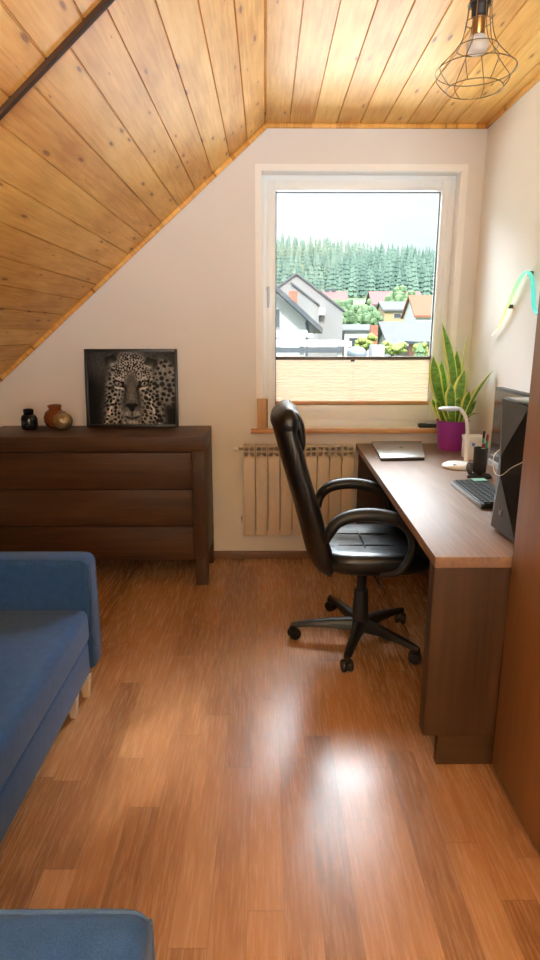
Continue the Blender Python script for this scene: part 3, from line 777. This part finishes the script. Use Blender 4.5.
for bx, by, tx, ty, tz, bd, w, tw, fc in (
        (.00, -.01, -.120, -.05, 1.560, (.035, 0, 0), .030, .3, .0),
        (-.03, .01, -.155, -.03, 1.372, (-.012, 0, 0), .036, -.2, .1),
        (-.02, .03, -.090, .02, 1.345, (-.005, 0, 0), .031, .2, -.2),
        (.005, -.035, .030, -.06, 1.290, (-.01, -.02, 0), .040, .1, .15),
        (.02, .02, .010, .05, 1.400, (.01, .01, 0), .034, -.4, .3),
        (.03, .0, .055, .03, 1.485, (0, 0, 0), .016, .3, 1.2),
        (.045, -.06, .132, -.24, 1.300, (-.02, 0, 0), .024, .3, .6),
        (-.01, -.05, -.055, -.09, 1.215, (-.01, -.02, 0), .034, .2, .0),
        (.045, -.03, .110, -.07, 1.115, (.0, -.02, 0), .030, .3, .3),
        (.03, -.05, .060, -.08, 1.170, (.0, -.02, 0), .028, -.2, .2),
        (-.055, -.02, -.125, -.06, 1.120, (.0, 0, 0), .022, .4, .2),
        (-.05, .03, -.115, .07, 1.105, (-.01, 0, .02), .020, .1, .4),
        (.055, .02, .125, .02, 1.170, (0, 0, .01), .016, .5, .9),
        (.05, -.04, .130, -.09, 1.030, (0, 0, .03), .016, .2, .6),
        (-.03, -.055, -.085, -.085, 1.085, (0, 0, .01), .024, .2, -.2),
        (.01, .05, .080, .07, 1.230, (0, 0, .01), .024, .2, .2),
        (-.01, -.02, .010, -.075, 1.13, (-.01, -.01, .01), .032, .1, -.1)):
    leaf((PC.x + bx, PC.y + by, z0), (PC.x + tx, PC.y + ty, tz), bd, w, tw, fc)

# desk lamp
LB = Vector((1.032, 3.150, DZ))
dl = thing('desk_lamp', 'white curved-neck desk lamp with oval head beside the plant', 'lamp', LB)
obj('base', lathe(new(), [(.078, 0), (.083, .006), (.080, .016), (.060, .026), (.020, .032), (.004, .033)], LB, 36), 'white', dl, 60)
obj('neck', tube(new(), catmull([(1.085, 3.18, DZ + .02), (1.090, 3.20, .90), (1.092, 3.215, .99), (1.080, 3.215, 1.055), (1.050, 3.205, 1.100), (1.015, 3.195, 1.115)], 7), [.011] * 12 + [.0095] * 24, 12), 'white', dl)
hd_ = new(); ball(hd_, (.978, 3.185, 1.112), (.062, .034, .013), 24); obj('lamp_head', hd_, 'lampgrey', dl, 60)
obj('switch', lathe(new(), [(.008, 0), (.008, .003)], (1.000, 3.105, DZ + .026), 12), 'lampgrey', dl)

bx = thing('storage_box', 'small white box with a blue mark behind the desk lamp', 'box', (1.185, 3.39, DZ))
obj('carton', box(new(), 1.143, 1.243, 3.345, 3.445, DZ, .925, .004), 'boxside', bx)
obj('lid', box(new(), 1.140, 1.246, 3.342, 3.448, .912, .933, .003), 'white', bx)
obj('mark', box(new(), 1.168, 1.186, 3.3435, 3.3452, .880, .898), 'bluemark', bx)

CP = Vector((1.076, 2.945, DZ))
cp = thing('pen_cup', 'black pen cup on a splayed foot between lamp and keyboard', 'pen cup', CP)
obj('cup', lathe(new(), [(.030, .020), (.033, .026), (.034, .142), (.035, .147), (.032, .147), (.031, .04), (.005, .038)], CP, 28), 'blackmatte', cp, 50)
bm = new(); lathe(bm, [(.030, 0), (.033, .006), (.026, .014), (.016, .021)], CP + Vector((.022, -.03, 0)), 22)
prism(bm, [(CP.x - .075, CP.y - .045), (CP.x - .01, CP.y - .055), (CP.x + .012, CP.y + .01), (CP.x - .045, CP.y + .02)], 'Z', DZ, DZ + .014, .004)
lathe(bm, [(.014, .01), (.014, .026)], CP, 14)
obj('foot', bm, 'blackmatte', cp)
obj('side_arm', tube(new(), catmull([(CP.x - .040, CP.y + .01, DZ + .012), (CP.x - .052, CP.y, DZ + .04), (CP.x - .046, CP.y, DZ + .07)], 4), [.012, .012, .013, .014, .015, .016, .016, .015, .012], 12), 'gasket', cp)
def pen(label, dx, dy, tx, ty, h, r, mat, tipmat):
    p = thing('pen', label, 'pen', (CP.x + dx, CP.y + dy, DZ + .04))
    a = Vector((CP.x + dx, CP.y + dy, DZ + .042)); b = Vector((CP.x + tx, CP.y + ty, DZ + h)); c = a.lerp(b, .8)
    obj('barrel', tube(new(), [a, c], r, 10), mat, p); obj('cap', tube(new(), [c + (b - a) * .005, b.lerp(a, .02), b], [r * 1.12, r * 1.12, r * .6], 10), tipmat, p)
pen('green pen standing at the back of the black pen cup', .008, .012, .018, .022, .228, .006, 'green', 'blackmatte')
pen('green and red pen leaning right in the black pen cup', .016, -.004, .030, .004, .214, .0065, 'green', 'red')
pen('short cream pen with red cap in the black pen cup', .004, -.014, .008, -.010, .172, .0075, 'cream', 'red')

# keyboard
KB = thing('keyboard', 'black keyboard with a mint sticker on the desk near the tower', 'keyboard', (.95, 2.52, DZ))
obj('case', prism(new(), [(.868, DZ + .002), (1.028, DZ + .002), (1.028, DZ + .030), (.874, DZ + .022)], 'Y', 2.335, 2.745, .002), 'black', KB)
obj('front_strip', box(new(), .864, .8675, 2.335, 2.745, DZ + .004, DZ + .021, .001), 'kbmetal', KB)
kslope = .008 / .154
kproto = None
for r_ in range(5):
    for c_ in range(15):
        x = .889 + r_ * .0235; y = 2.352 + c_ * .0262
        zk = DZ + .0225 + (x - .874) * kslope
        if kproto is None:
            b = new(); prism(b, [(-.0098, -.0105), (.0098, -.0105), (.0098, .0105), (-.0098, .0105)], 'Z', 0, .006, .0015)
            me = bpy.data.meshes.new('key'); b.to_mesh(me); b.free(); me.materials.append(M['key']); kproto = bpy.data.objects.new('key', me)
            k_ = kproto
        else: k_ = kproto.copy()
        COL.objects.link(k_); k_.parent = KB; k_.location = (x - .95, y - 2.52, zk - DZ)
obj('sticker', box(new(), .955, 1.02, 2.688, 2.738, DZ + .0335, DZ + .0345), 'mint', KB)
st_ = obj('note_card', box(new(), 1.034, 1.10, 2.56, 2.66, DZ, DZ + .002), 'white', loc=(1.067, 2.61, DZ)); setp(st_, 'small white card lying behind the keyboard', 'card')
hb = thing('hub', 'flat black adapter lying on the desk by the pen cup', 'adapter', (1.20, 2.925, DZ))
obj('housing', box(new(), 1.165, 1.235, 2.90, 2.95, DZ, DZ + .012, .003), 'blackmatte', hb)
obj('cable', tube(new(), catmull([(1.20, 2.948, DZ + .007), (1.20, 3.02, DZ + .02), (1.19, 3.10, DZ + .03), (1.165, 3.14, DZ + .018), (1.155, 3.17, DZ + .003)], 6), .0025, 6), 'blackmatte', hb)

# monitor (faces the chair)
KB.location = KB.location + Vector((.016, .022, 0))
mn = thing('monitor', 'flat computer monitor with a silver foot half hidden by the tower', 'monitor', (1.10, 2.47, DZ))
my0, my1, mz0, mz1 = 2.225, 2.765, .930, 1.264
obj('bezel', box(new(), 1.052, 1.085, my0, my1, mz0, mz1, .004), 'black', mn)
obj('screen', box(new(), 1.0495, 1.053, my0 + .012, my1 - .012, mz0 + .022, mz1 - .012), 'screen', mn)
obj('chin', box(new(), 1.045, 1.083, my0, my1, mz0 - .028, mz0 - .001, .004), 'silver', mn)
obj('back_shell', box(new(), 1.0855, 1.11, my0 + .06, my1 - .06, mz0 + .03, mz1 - .05, .008), 'black', mn)
obj('stand', box(new(), 1.112, 1.14, 2.44, 2.55, DZ + .012, 1.10, .004), 'silver', mn)
obj('foot', box(new(), 1.05, 1.22, 2.37, 2.62, DZ, DZ + .012, .004), 'silver', mn)

# tower computer with a faceted front
tw = thing('computer_tower', 'dark grey computer tower with faceted front standing on the desk', 'computer', (1.03, 2.02, DZ))
ty0, ty1, tz0, tz1, tx = 1.908, 2.112, DZ + .012, 1.280, .828
obj('case', box(new(), tx + .03, 1.25, ty0, ty1, tz0, tz1 - .004, .003), 'towerblack', tw)
bm = new(); T_ = bmesh.new()
P = {'TL': (tx + .004, ty1, tz1), 'TR': (tx + .012, ty0, tz1 - .008), 'BL': (tx + .004, ty1, tz0), 'BR': (tx + .012, ty0, tz0), 'A': (tx - .004, ty1 - .055, 1.085), 'B': (tx - .004, ty1 - .062, 1.015),
     'tl': (tx + .034, ty1, tz1), 'tr': (tx + .034, ty0, tz1 - .008), 'bl': (tx + .034, ty1, tz0), 'br': (tx + .034, ty0, tz0), 'L1': (tx + .012, ty1, 1.05), 'R1': (tx + .034, ty0, 1.05)}
V = {k: T_.verts.new(p) for k, p in P.items()}
lightf = [T_.faces.new([V[k] for k in f]) for f in (('TL', 'A', 'TR'), ('TL', 'L1', 'A'), ('L1', 'B', 'A'), ('L1', 'BL', 'B'), ('BL', 'BR', 'B'))]
darkf = [T_.faces.new([V[k] for k in f]) for f in (('TR', 'A', 'R1'), ('A', 'B', 'R1'), ('B', 'BR', 'R1'), ('R1', 'tr', 'TR'), ('R1', 'BR', 'br'))]
for f in (('TL', 'TR', 'tr', 'tl'), ('TL', 'tl', 'L1'), ('L1', 'tl', 'bl'), ('L1', 'bl', 'BL'), ('BL', 'bl', 'br', 'BR')): darkf.append(T_.faces.new([V[k] for k in f]))
for f in darkf: f.material_index = 1
bmesh.ops.recalc_face_normals(T_, faces=T_.faces[:])
me = bpy.data.meshes.new('front_panel'); T_.to_mesh(me); T_.free(); me.transform(Matrix.Translation(-org(tw)))
me.materials.append(M['tower']); me.materials.append(M['towerblack'])
fp = bpy.data.objects.new('front_panel', me); COL.objects.link(fp); fp.parent = tw; ORG[fp.name] = org(tw)
obj('lid', box(new(), tx + .014, 1.245, ty0 + .002, ty1 - .002, tz1 - .003, tz1 + .004, .002), 'towertop', tw)
bm = new()                                                  # small pale v-shaped emblem low on the front
ex, ey, ez = tx + .001, 2.035, .885
for s in (-1, 1):
    prism(bm, [(ey + s * .002 - .003, ez - .010), (ey + s * .002 + .003, ez - .010), (ey + s * .012 + .003, ez + .012), (ey + s * .012 - .003, ez + .012)], 'X', ex - .001, ex + .006)
obj('emblem', bm, 'emblem', tw)
for y in (ty0 + .02, ty1 - .04): obj('foot', box(new(), .88, 1.2, y, y + .02, DZ, tz0 + .001), 'towerblack', tw)
cb = obj('headphone_cable', tube(new(), catmull([(0.8480, 2.1180, 1.10), (0.8200, 2.1100, 1.075), (0.8080, 2.0750, 1.035), (0.8050, 2.0300, 1.022), (0.8080, 1.9900, 1.032), (0.8160, 1.9450, 1.065), (0.8320, 1.9050, 1.092), (0.8520, 1.9035, 1.105)], 7), 0.0014, 8), 'white', loc=(0.8100, 2.0100, 1.02))
setp(cb, 'thin white cable draped across the front of the tower', 'cable')

# on the sill
wb = thing('wooden_block', 'upright pale wooden block at the left end of the sill', 'block', (-.02, 3.885, .899))
obj('body', box(new(), -.056, .004, 3.862, 3.905, .899, 1.095, .003), 'beech', wb)
obj('back_plate', box(new(), .0045, .012, 3.866, 3.905, .903, 1.09, .001), 'trim_dark', wb)
sd = thing('small_device', 'small flat black device lying on the sill behind the plant', 'device', (1.075, 3.915, .899))
obj('housing', box(new(), 1.005, 1.15, 3.89, 3.945, .899, .925, .008, 3), 'blackmatte', sd)
obj('cover', box(new(), 1.05, 1.115, 3.895, 3.94, .9255, .938, .005, 3), 'lampgrey', sd)

# ------------------------------------------------------------------ neon light on the right wall
nl = thing('neon_light', 'curved rainbow neon tube mounted high on the right wall', 'neon light', (XR, 3.05, 1.6))
npath = catmull([(XR - .02, 3.490, 1.492), (XR - .022, 3.40, 1.530), (XR - .024, 3.318, 1.600), (XR - .026, 3.231, 1.690), (XR - .028, 3.150, 1.762), (XR - .028, 3.080, 1.792), (XR - .028, 3.018, 1.772), (XR - .028, 2.985, 1.72), (XR - .028, 2.962, 1.655), (XR - .028, 2.93, 1.605), (XR - .028, 2.86, 1.590), (XR - .028, 2.76, 1.64), (XR - .028, 2.68, 1.74)], 8)
nw = [.004 + .0065 * min(1, i / 26) for i in range(len(npath))]
obj('tube', tube(new(), npath, nw, 12, side=(1, 0, 0), ratio=.62), 'neon', nl, 60)
for i in (20, 42, 84):
    p = npath[i]; obj('clip', box(new(), p.x + .004, XR, p.y - .008, p.y + .008, p.z - .016, p.z + .004, .002), 'rail', nl)

# ------------------------------------------------------------------ pendant lamp
PL = Vector((.682, 2.20, ZC))
pd = thing('pendant_lamp', 'bronze wire cage pendant lamp under the pine ceiling', 'lamp', PL)
px, py = PL.x, PL.y
obj('canopy', lathe(new(), [(.05, 0), (.05, -.012), (.02, -.03)], PL, 24), 'bronze', pd)
obj('cord', tube(new(), [(px, py, ZC - .028), (px, py, 2.545)], .005, 8), 'blackmatte', pd)
obj('socket', lathe(new(), [(.012, 2.56), (.032, 2.555), (.033, 2.515), (.026, 2.508), (.025, 2.482), (.021, 2.478)], (px, py, 0), 22), 'blackmatte', pd)
obj('sleeve', lathe(new(), [(.0195, 2.480), (.0195, 2.432), (.017, 2.428)], (px, py, 0), 20), 'brass', pd)
obj('bulb', lathe(new(), [(.016, 2.430), (.025, 2.424), (.033, 2.412), (.036, 2.399), (.033, 2.386), (.022, 2.377), (.003, 2.373)], (px, py, 0), 26), 'bulb', pd, 60)
prof = [(.036, 2.522), (.037, 2.495), (.041, 2.465), (.048, 2.430), (.064, 2.394), (.098, 2.357), (.127, 2.327), (.115, 2.302), (.089, 2.276)]
pr_ = catmull([(r, 0, z) for r, z in prof], 5)
cg = new()
for k in range(8):
    a = 2 * math.pi * (k + .3) / 8
    tube(cg, [(px + p.x * math.cos(a), py + p.x * math.sin(a), p.z) for p in pr_], .0015, 6)
for r, z in ((.037, 2.515), (.041, 2.465), (.064, 2.394), (.1265, 2.329), (.089, 2.276)):
    tube(cg, [(px + r * math.cos(t), py + r * math.sin(t), z) for t in np.linspace(0, 2 * math.pi, 40, endpoint=False)], .0017, 6, True)
obj('cage', cg, 'bronze', pd)

# ------------------------------------------------------------------ outside
def terr(x, y):
    ks = [(-200, -6), (10, -6), (20, -4.2), (35, -1.2), (48, .2), (70, 1.6), (100, 3.6), (140, 8), (235, 29), (300, 33), (420, 30)]
    for (a, za), (b, zb) in zip(ks, ks[1:]):
        if y <= b:
            f = (y - a) / (b - a); z = za + (zb - za) * f; break
    else: z = 30
    if y > 120: z *= 1 - .0030 * max(-60, min(80, x - 20)) * min(1, (y - 120) / 100)
    return z
bm = new(); T_ = bmesh.new(); ysg = [5, 10, 15, 20, 28, 35, 42, 48, 60, 70, 85, 100, 120, 140, 165, 190, 215, 235, 260, 300, 360, 420]; xsg = [-260 + 20 * i for i in range(29)]
G = [[T_.verts.new((x, y, terr(x, y))) for x in xsg] for y in ysg]
for j in range(len(ysg) - 1):
    for i in range(len(xsg) - 1): T_.faces.new((G[j][i], G[j][i + 1], G[j + 1][i + 1], G[j + 1][i]))
absorb(bm, T_); struct('ground', bm, 'o_ground')

def conifer_mesh(h, r, seed):
    rnd = random.Random(seed); bm = new(); n = 6
    for i in range(n):
        f = i / n; zb = h * (.10 + .82 * f); zt_ = min(h, zb + h * .30); rr = r * (1 - f) ** .65 + .10
        ring = [Vector((rr * (1 + .12 * rnd.uniform(-1, 1) + .14 * (-1) ** k) * math.cos(2 * math.pi * k / 12), rr * (1 + .12 * rnd.uniform(-1, 1) + .14 * (-1) ** k) * math.sin(2 * math.pi * k / 12), zb - rr * .25 * (k % 2))) for k in range(12)]
        loft(bm, [ring, [Vector((p.x * .45, p.y * .45, zb + (zt_ - zb) * .5)) for p in ring], [Vector((p.x * .04, p.y * .04, zt_)) for p in ring]])
    tube(bm, [(0, 0, -.6), (0, 0, h * .2)], [.2, .14], 6)
    return bm
protos = []
for s in range(5):
    bm = conifer_mesh(6.2 + s * .6, .98 + .05 * (s % 3), s); me = bpy.data.meshes.new('conifer'); bm.to_mesh(me); bm.free(); me.materials.append(M['o_conifer']); protos.append(me)
first = [None] * 5; cnt = 0; stuff = new(); rnd = random.Random(11)
rows = [150 + 5.4 * i for i in range(17)]
for y in rows:
    x = -.2 * y + rnd.uniform(0, 3)
    while x < .58 * y:
        yy = y + rnd.uniform(-1.5, 1.5); s = rnd.randrange(5); k = rnd.uniform(.8, 1.02); rz = rnd.uniform(0, 6.28); z = terr(x, yy) - .2
        inview = -.01 * y < x < .31 * y
        if s == s and inview and cnt < 285:
            if first[s] is None:
                o = first[s] = bpy.data.objects.new('conifer', protos[s])
                setp(o, 'tall dark spruce in the forest on the far hill', 'tree', 'spruces on the far hill')
            else: o = first[s].copy()
            COL.objects.link(o); o.location = (x, yy, z); o.rotation_euler = (0, 0, rz); o.scale = (k, k, k); cnt += 1
        else:
            t = bmesh.new(); t.from_mesh(protos[s]); absorb(stuff, t, Matrix.Translation((x, yy, z)) @ Matrix.Rotation(rz, 4, 'Z') @ Matrix.Scale(k, 4))
        x += rnd.uniform(2.35, 2.9)
fo_ = obj('forest', stuff, 'o_conifer'); setp(fo_, 'rest of the spruce forest spreading over the far hill', 'forest', kind='stuff')

def house(name, label, x0, x1, y0, y1, zb, ze, zr, ridge, wall, roof, over=.35, off=.5, th=.25, windows=(), chim=(), cat='house'):
    h = thing(name, label, cat, ((x0 + x1) / 2, (y0 + y1) / 2, zb))
    bm = new()
    if ridge == 'Y':
        xm = x0 + (x1 - x0) * off; prism(bm, [(x0, zb), (x1, zb), (x1, ze), (xm, zr), (x0, ze)], 'Y', y0, y1); w = obj('wall', bm, wall, h, 0)
        bm = new()
        for a in (x0, x1):
            sl = (zr - ze) / (xm - a); e = a - over if a < xm else a + over; zz = zr + sl * (e - xm) if a > xm else zr - sl * (xm - e)
            prism(bm, [(xm, zr), (e, zz), (e, zz + th), (xm, zr + th)], 'Y', y0 - over, y1 + over)
        obj('roof', bm, roof, h, 0)
    elif ridge == 'X':
        ym = (y0 + y1) / 2; prism(bm, [(y0, zb), (y1, zb), (y1, ze), (ym, zr), (y0, ze)], 'X', x0, x1); w = obj('wall', bm, wall, h, 0)
        bm = new()
        for a in (y0, y1):
            sl = (zr - ze) / (ym - a); e = a - over if a < ym else a + over; zz = zr - sl * (ym - e)
            prism(bm, [(ym, zr), (e, zz), (e, zz + th), (ym, zr + th)], 'X', x0 - over, x1 + over)
        obj('roof', bm, roof, h, 0)
    else:
        w = obj('wall', box(bm, x0, x1, y0, y1, zb, ze), wall, h, 0); obj('roof', box(new(), x0 - over, x1 + over, y0 - over, y1 + over, ze, ze + th), roof, h, 0)
    for a, b, c0, c1 in windows:
        f = obj('window', box(new(), a - .06, b + .06, y0 - .05, y0 + .02, c0 - .06, c1 + .06), 'o_white', h, 0); obj('pane', box(new(), a, b, y0 - .07, y0 - .045, c0, c1), 'o_glass', f, 0)
    for cx, cy, z0_, z1_, m_ in chim:
        obj('chimney', box(new(), cx - .3, cx + .3, cy - .3, cy + .3, z0_, z1_), m_, h, 0)
    return h
# near white house on the left: gable towards us, right slope falls to the right
hA = house('house', 'near white house with steep dark roof edge at the window left', -4.4, 1.63, 25, 35, -4, 2.05, 4.68, 'Y', 'o_white', 'o_roofdark', over=.62, th=.22, windows=((-.25, .56, 1.15, 2.45),))
for k in range(4): pass
obj('balcony_rail', box(new(), -.3, .62, 24.86, 24.93, 1.1, 1.75), 'o_grey', hA, 0)
obj('drainpipe', tube(new(), [(1.62, 24.9, 1.95), (1.72, 24.9, 1.6), (1.66, 24.9, 1.4), (1.66, 24.9, -3)], .05, 8), 'o_roofdark', hA)
hB = house('house', 'tall grey house with long plain gable behind the white one', -1.3, 4.97, 40, 52, -1.2, 2.95, 5.15, 'Y', 'o_grey', 'o_roofgrey', over=.12, th=.12, off=.52)
prism(bm := new(), [(-.5, -1), (3.25, -1), (3.25, 3.15), (1.53, 4.40), (-.5, 2.95)], 'Y', 38, 40); wg = obj('front_wing', bm, 'o_grey', hB, 0)
prism(bm := new(), [(1.53, 4.42), (3.30, 3.13), (3.30, 3.23), (1.53, 4.54)], 'Y', 37.9, 40); obj('verge', bm, 'o_roofdark', wg, 0)
obj('panel', box(new(), 1.40, 1.92, 37.95, 38.02, 3.32, 4.0), 'o_brick', wg, 0)
obj('wall_unit', box(new(), 3.35, 3.78, 39.6, 40, 2.65, 3.1), 'o_white', hB, 0)
hC = thing('canopy', 'flat white canopy roof along the bottom of the window view', 'canopy', (0, 17, -5.7))
obj('roof_slab', box(new(), -3, 2.24, 16, 19, 1.18, 1.31), 'o_white', hC, 0); obj('fascia', box(new(), -3, 1.99, 15.9, 15.99, 1.02, 1.15), 'o_roofdark', hC, 0)
for x in (-2.5, .9, 1.9): obj('post', box(new(), x, x + .12, 16.2, 16.32, -5.5, 1.19), 'o_white', hC, 0)
house('house', 'distant faded red roof between grey gable and forest', 9.2, 12.3, 95, 101, 2.5, 6.0, 7.7, 'X', 'o_white', 'o_roofpink', chim=((10.6, 98, 7, 8.3, 'o_roofdark'), (9.6, 98, 7, 8.2, 'o_roofdark')))
house('house', 'large house with wide faded pink roof and white gable wall', 22.3, 32.3, 128, 138, 4, 7.4, 10.0, 'X', 'o_white', 'o_roofpink', over=.5, chim=((28.5, 133, 9.5, 10.9, 'o_roofpink'),))
house('house', 'yellow house with grey roof below the pink roof', 17.2, 21.6, 90, 97, 2, 4.75, 5.95, 'X', 'o_yellow', 'o_roofgrey', over=.3, windows=((18.6, 19.6, 3.75, 4.35), (20.3, 20.8, 3.7, 4.1)))
house('house', 'orange tiled house cut by the right window edge', 18.2, 24, 75, 82, 0, 3.6, 5.95, 'X', 'o_white', 'o_roofor', over=.3)
house('house', 'low house with broad pale grey roof and orange brick wall', 7.15, 12.4, 34, 39, -1.5, .98, 2.08, 'X', 'o_white', 'o_roofgrey', over=.5, th=.12)
house('house', 'grey lean-to with dark flat roof before the broad roof', 7.7, 9.2, 31, 33, -2, .98, 1, 'F', 'o_brick', 'o_roofdark', over=.2, th=.14, cat='shed')
house('house', 'low grey flat-roofed house beside the orange chimney', 5.75, 7.7, 45, 49, -.2, 1.72, 2.1, 'X', 'o_white', 'o_roofgrey', over=.2, th=.1, windows=((6.1, 6.7, .6, 1.2),))
house('house', 'small far house with pale bluish roof among trees', 21.8, 24.4, 140, 145, 6, 7.4, 8.7, 'X', 'o_white', 'o_blue', over=.3)
ckm = obj('chimney', box(new(), 5.62, 6.0, 33, 33.4, -1.5, 1.95), 'o_brick', loc=(5.8, 33.2, -1.5)); setp(ckm, 'square orange brick chimney stack left of the broad grey roof', 'chimney')

def crown(bm, c, r, n, seed, sub=2):
    rnd = random.Random(seed)
    for _ in range(n):
        d_ = Vector((rnd.gauss(0, 1), rnd.gauss(0, 1), rnd.gauss(0, .8))).normalized() * rnd.uniform(.2, .8)
        b = bmesh.new(); bmesh.ops.create_icosphere(b, subdivisions=1, radius=1); k = rnd.uniform(.18, .34)
        for v in b.verts: v.co *= 1 + .35 * (rnd.random() - .5)
        absorb(bm, b, Matrix.Translation((c[0] + d_.x * r[0], c[1] + d_.y * r[1], c[2] + d_.z * r[2])) @ Matrix.Diagonal((r[0] * k, r[1] * k, r[2] * k, 1)))
    return bm
def leafy(name, label, x, y, zc, rx, rz, mat, seed, cat, group=None):
    b = terr(x, y) - .2; h = thing(name, label, cat, (x, y, b), group)
    obj('foliage', crown(new(), (x, y, zc), (rx, rx, rz), 44, seed), mat, h, 0)
    obj('trunk', tube(new(), [(x, y, b), (x, y, zc)], [.12 * rx + .05, .05 * rx + .03], 7), 'o_trunk', h)
for i, (x, y, zc, rx, rz) in enumerate(((8.2, 63, 3.4, 1.4, 1.8), (10.2, 75, 3.4, 1.5, 1.8), (11.9, 69, 3.0, 1.3, 1.6), (13.6, 80, 3.4, 1.6, 1.8), (9.6, 84, 4.4, 1.8, 2.2), (16.0, 100, 4.8, 2.0, 2.4), (25.6, 118, 7.2, 3.2, 3.6), (6.9, 58, 2.6, 1.0, 1.4), (14.6, 92, 4.0, 1.4, 1.7))):
    leafy('leafy_tree', 'green leafy tree among the houses below the forest', x, y, zc, rx, rz, 'o_tree', 30 + i, 'tree', 'leafy trees among the houses')
leafy('shrub', 'yellow green shrub in front of the flat-roofed house', 4.55, 28, 1.1, .62, .5, 'o_bush', 3, 'shrub')
leafy('shrub', 'low green hedge bush in front of the brick wall', 5.9, 28.5, .85, .75, .42, 'o_bush', 4, 'shrub')
leafy('shrub', 'yellow flowering shrub beside the brick wall at the right', 7.4, 29.2, .8, .5, .4, 'o_bush', 5, 'shrub')
dc = obj('conifer_shrub', conifer_mesh(1.9, .35, 77), 'o_tree', loc=(0, 0, 0)); dc.location = (6.95, 27.6, -.75); setp(dc, 'small pointed garden conifer at the bottom right of the view', 'shrub')
bm = new(); ball(bm, (2.7, 18.2, .92), (.30, .45, .22), 20); dm = obj('pool_cover', bm, 'o_blue', loc=(2.7, 18.2, .7)); setp(dm, 'pale blue rounded cover beside the white canopy', 'cover')
bm = new(); box(bm, 3.12, 3.50, 18, 18.5, -4.5, 1.18, .02); sh = obj('utility_box', bm, 'o_shed', loc=(3.3, 18.2, -4.5)); setp(sh, 'grey square utility box right of the blue cover', 'box')
bm = new(); box(bm, -1, 8, 17.2, 17.35, -5.6, .84); gw = obj('garden_wall', bm, 'o_white', loc=(3, 17.3, -5.6)); setp(gw, 'low white garden wall along the bottom of the view', 'garden wall')
box(bm := new(), 2.5, 3.1, 17.8, 18.6, -5.0, .80); obj('stand', bm, 'o_shed', dm, 0)

# ------------------------------------------------------------------ light
w = bpy.data.worlds.new('sky'); S.world = w; w.use_nodes = True
t = w.node_tree; n = t.nodes; L = t.links
bg = n['Background']
tc = n.new('ShaderNodeTexCoord'); sp = n.new('ShaderNodeSeparateXYZ'); L.new(tc.outputs['Generated'], sp.inputs[0])
mp = n.new('ShaderNodeMapping'); L.new(tc.outputs['Generated'], mp.inputs[0]); mp.inputs['Scale'].default_value = (1.5, 1.5, 5)
nz = n.new('ShaderNodeTexNoise'); L.new(mp.outputs[0], nz.inputs[0]); nz.inputs['Scale'].default_value = 2.2; nz.inputs['Detail'].default_value = 5
cr = n.new('ShaderNodeValToRGB'); L.new(nz.outputs[0], cr.inputs[0])
cr.color_ramp.elements[0].position = .35; cr.color_ramp.elements[0].color = (.80, .90, 1, 1); cr.color_ramp.elements[1].position = .62; cr.color_ramp.elements[1].color = (1, 1, 1, 1)
mr = n.new('ShaderNodeMapRange'); mr.interpolation_type = 'SMOOTHSTEP'; L.new(sp.outputs[2], mr.inputs[0])
mr.inputs[1].default_value = .22; mr.inputs[2].default_value = .62; mr.inputs[3].default_value = .77; mr.inputs[4].default_value = 5.0   # overcast: brighter overhead than at the horizon
L.new(cr.outputs[0], bg.inputs[0]); L.new(mr.outputs[0], bg.inputs[1])
def area(name, loc, aim, sx, sy, power, col=(1, 1, 1)):
    l = bpy.data.lights.new(name, 'AREA'); l.shape = 'RECTANGLE'; l.size = sx; l.size_y = sy; l.energy = power; l.color = col
    o = bpy.data.objects.new(name, l); COL.objects.link(o); o.location = loc
    o.rotation_euler = (Vector(aim) - Vector(loc)).to_track_quat('-Z', 'Y').to_euler(); return o
# area lamps: sky over the front window, fill at added windows, ground bounce
area('sky_over_front_window', (.45, D + 3.0, 5.4), (.45, 1.9, .2), 7.0, 4.0, P_FRONT, (.84, .93, 1))
uc = (SKY[0] + SKY[1]) / 2; yc = (SKY[2] + SKY[3]) / 2
sp_ = Vector((-math.cos(SA) * uc, yc, ZC - math.sin(SA) * uc)); out = Vector((-math.sin(SA), 0, math.cos(SA)))
area('roof_window_fill', sp_ + out * .16, sp_, SKY[3] - SKY[2], SKY[1] - SKY[0], P_ROOF, (.96, .98, 1))  # unseen fill lamp just outside the added roof window
area('ground_bounce_fill', (.3, D + 5, -.9), (.2, 1.2, 2.3), 8.0, 2.5, P_BOUNCE, (.93, .97, 1))  # unseen lamp standing in for ground bounce, added to brighten the ceiling
area('rear_upward_fill', ((RX0 + RX1) / 2, YN - .02, 1.5), ((RX0 + RX1) / 2, YN + .16, 3.0), RX1 - RX0, .9, P_REAR, (.80, .92, 1))  # added lamp in the rear opening, aimed up to fill ceiling and walls
sun = bpy.data.lights.new('sun', 'SUN'); sun.energy = 5.2; sun.angle = R(4.5); sun.color = (1, .95, .86); so = bpy.data.objects.new('sun', sun); COL.objects.link(so)
so.rotation_euler = Vector((.16, 1.9, -2.1)).to_track_quat('-Z', 'Y').to_euler()

# ------------------------------------------------------------------ camera
cam = bpy.data.cameras.new('camera'); co = bpy.data.objects.new('camera', cam); COL.objects.link(co); S.camera = co
cam.sensor_fit = 'VERTICAL'; cam.sensor_height = 36; cam.lens = 600 / 960 * 36; cam.clip_start = .05; cam.clip_end = 1000
co.location = (0, 0, 1.5); co.rotation_euler = (R(90 - 13.7), 0, R(-.4))
S.view_settings.view_transform = 'Standard'; S.view_settings.look = 'None'; S.view_settings.gamma = 1; S.view_settings.use_curve_mapping = False
S.view_settings.exposure = EXPO
S.cycles.max_bounces = 10; S.cycles.diffuse_bounces = 6; S.cycles.transparent_max_bounces = 16
S.cycles.use_denoising = True; S.cycles.sample_clamp_indirect = 6
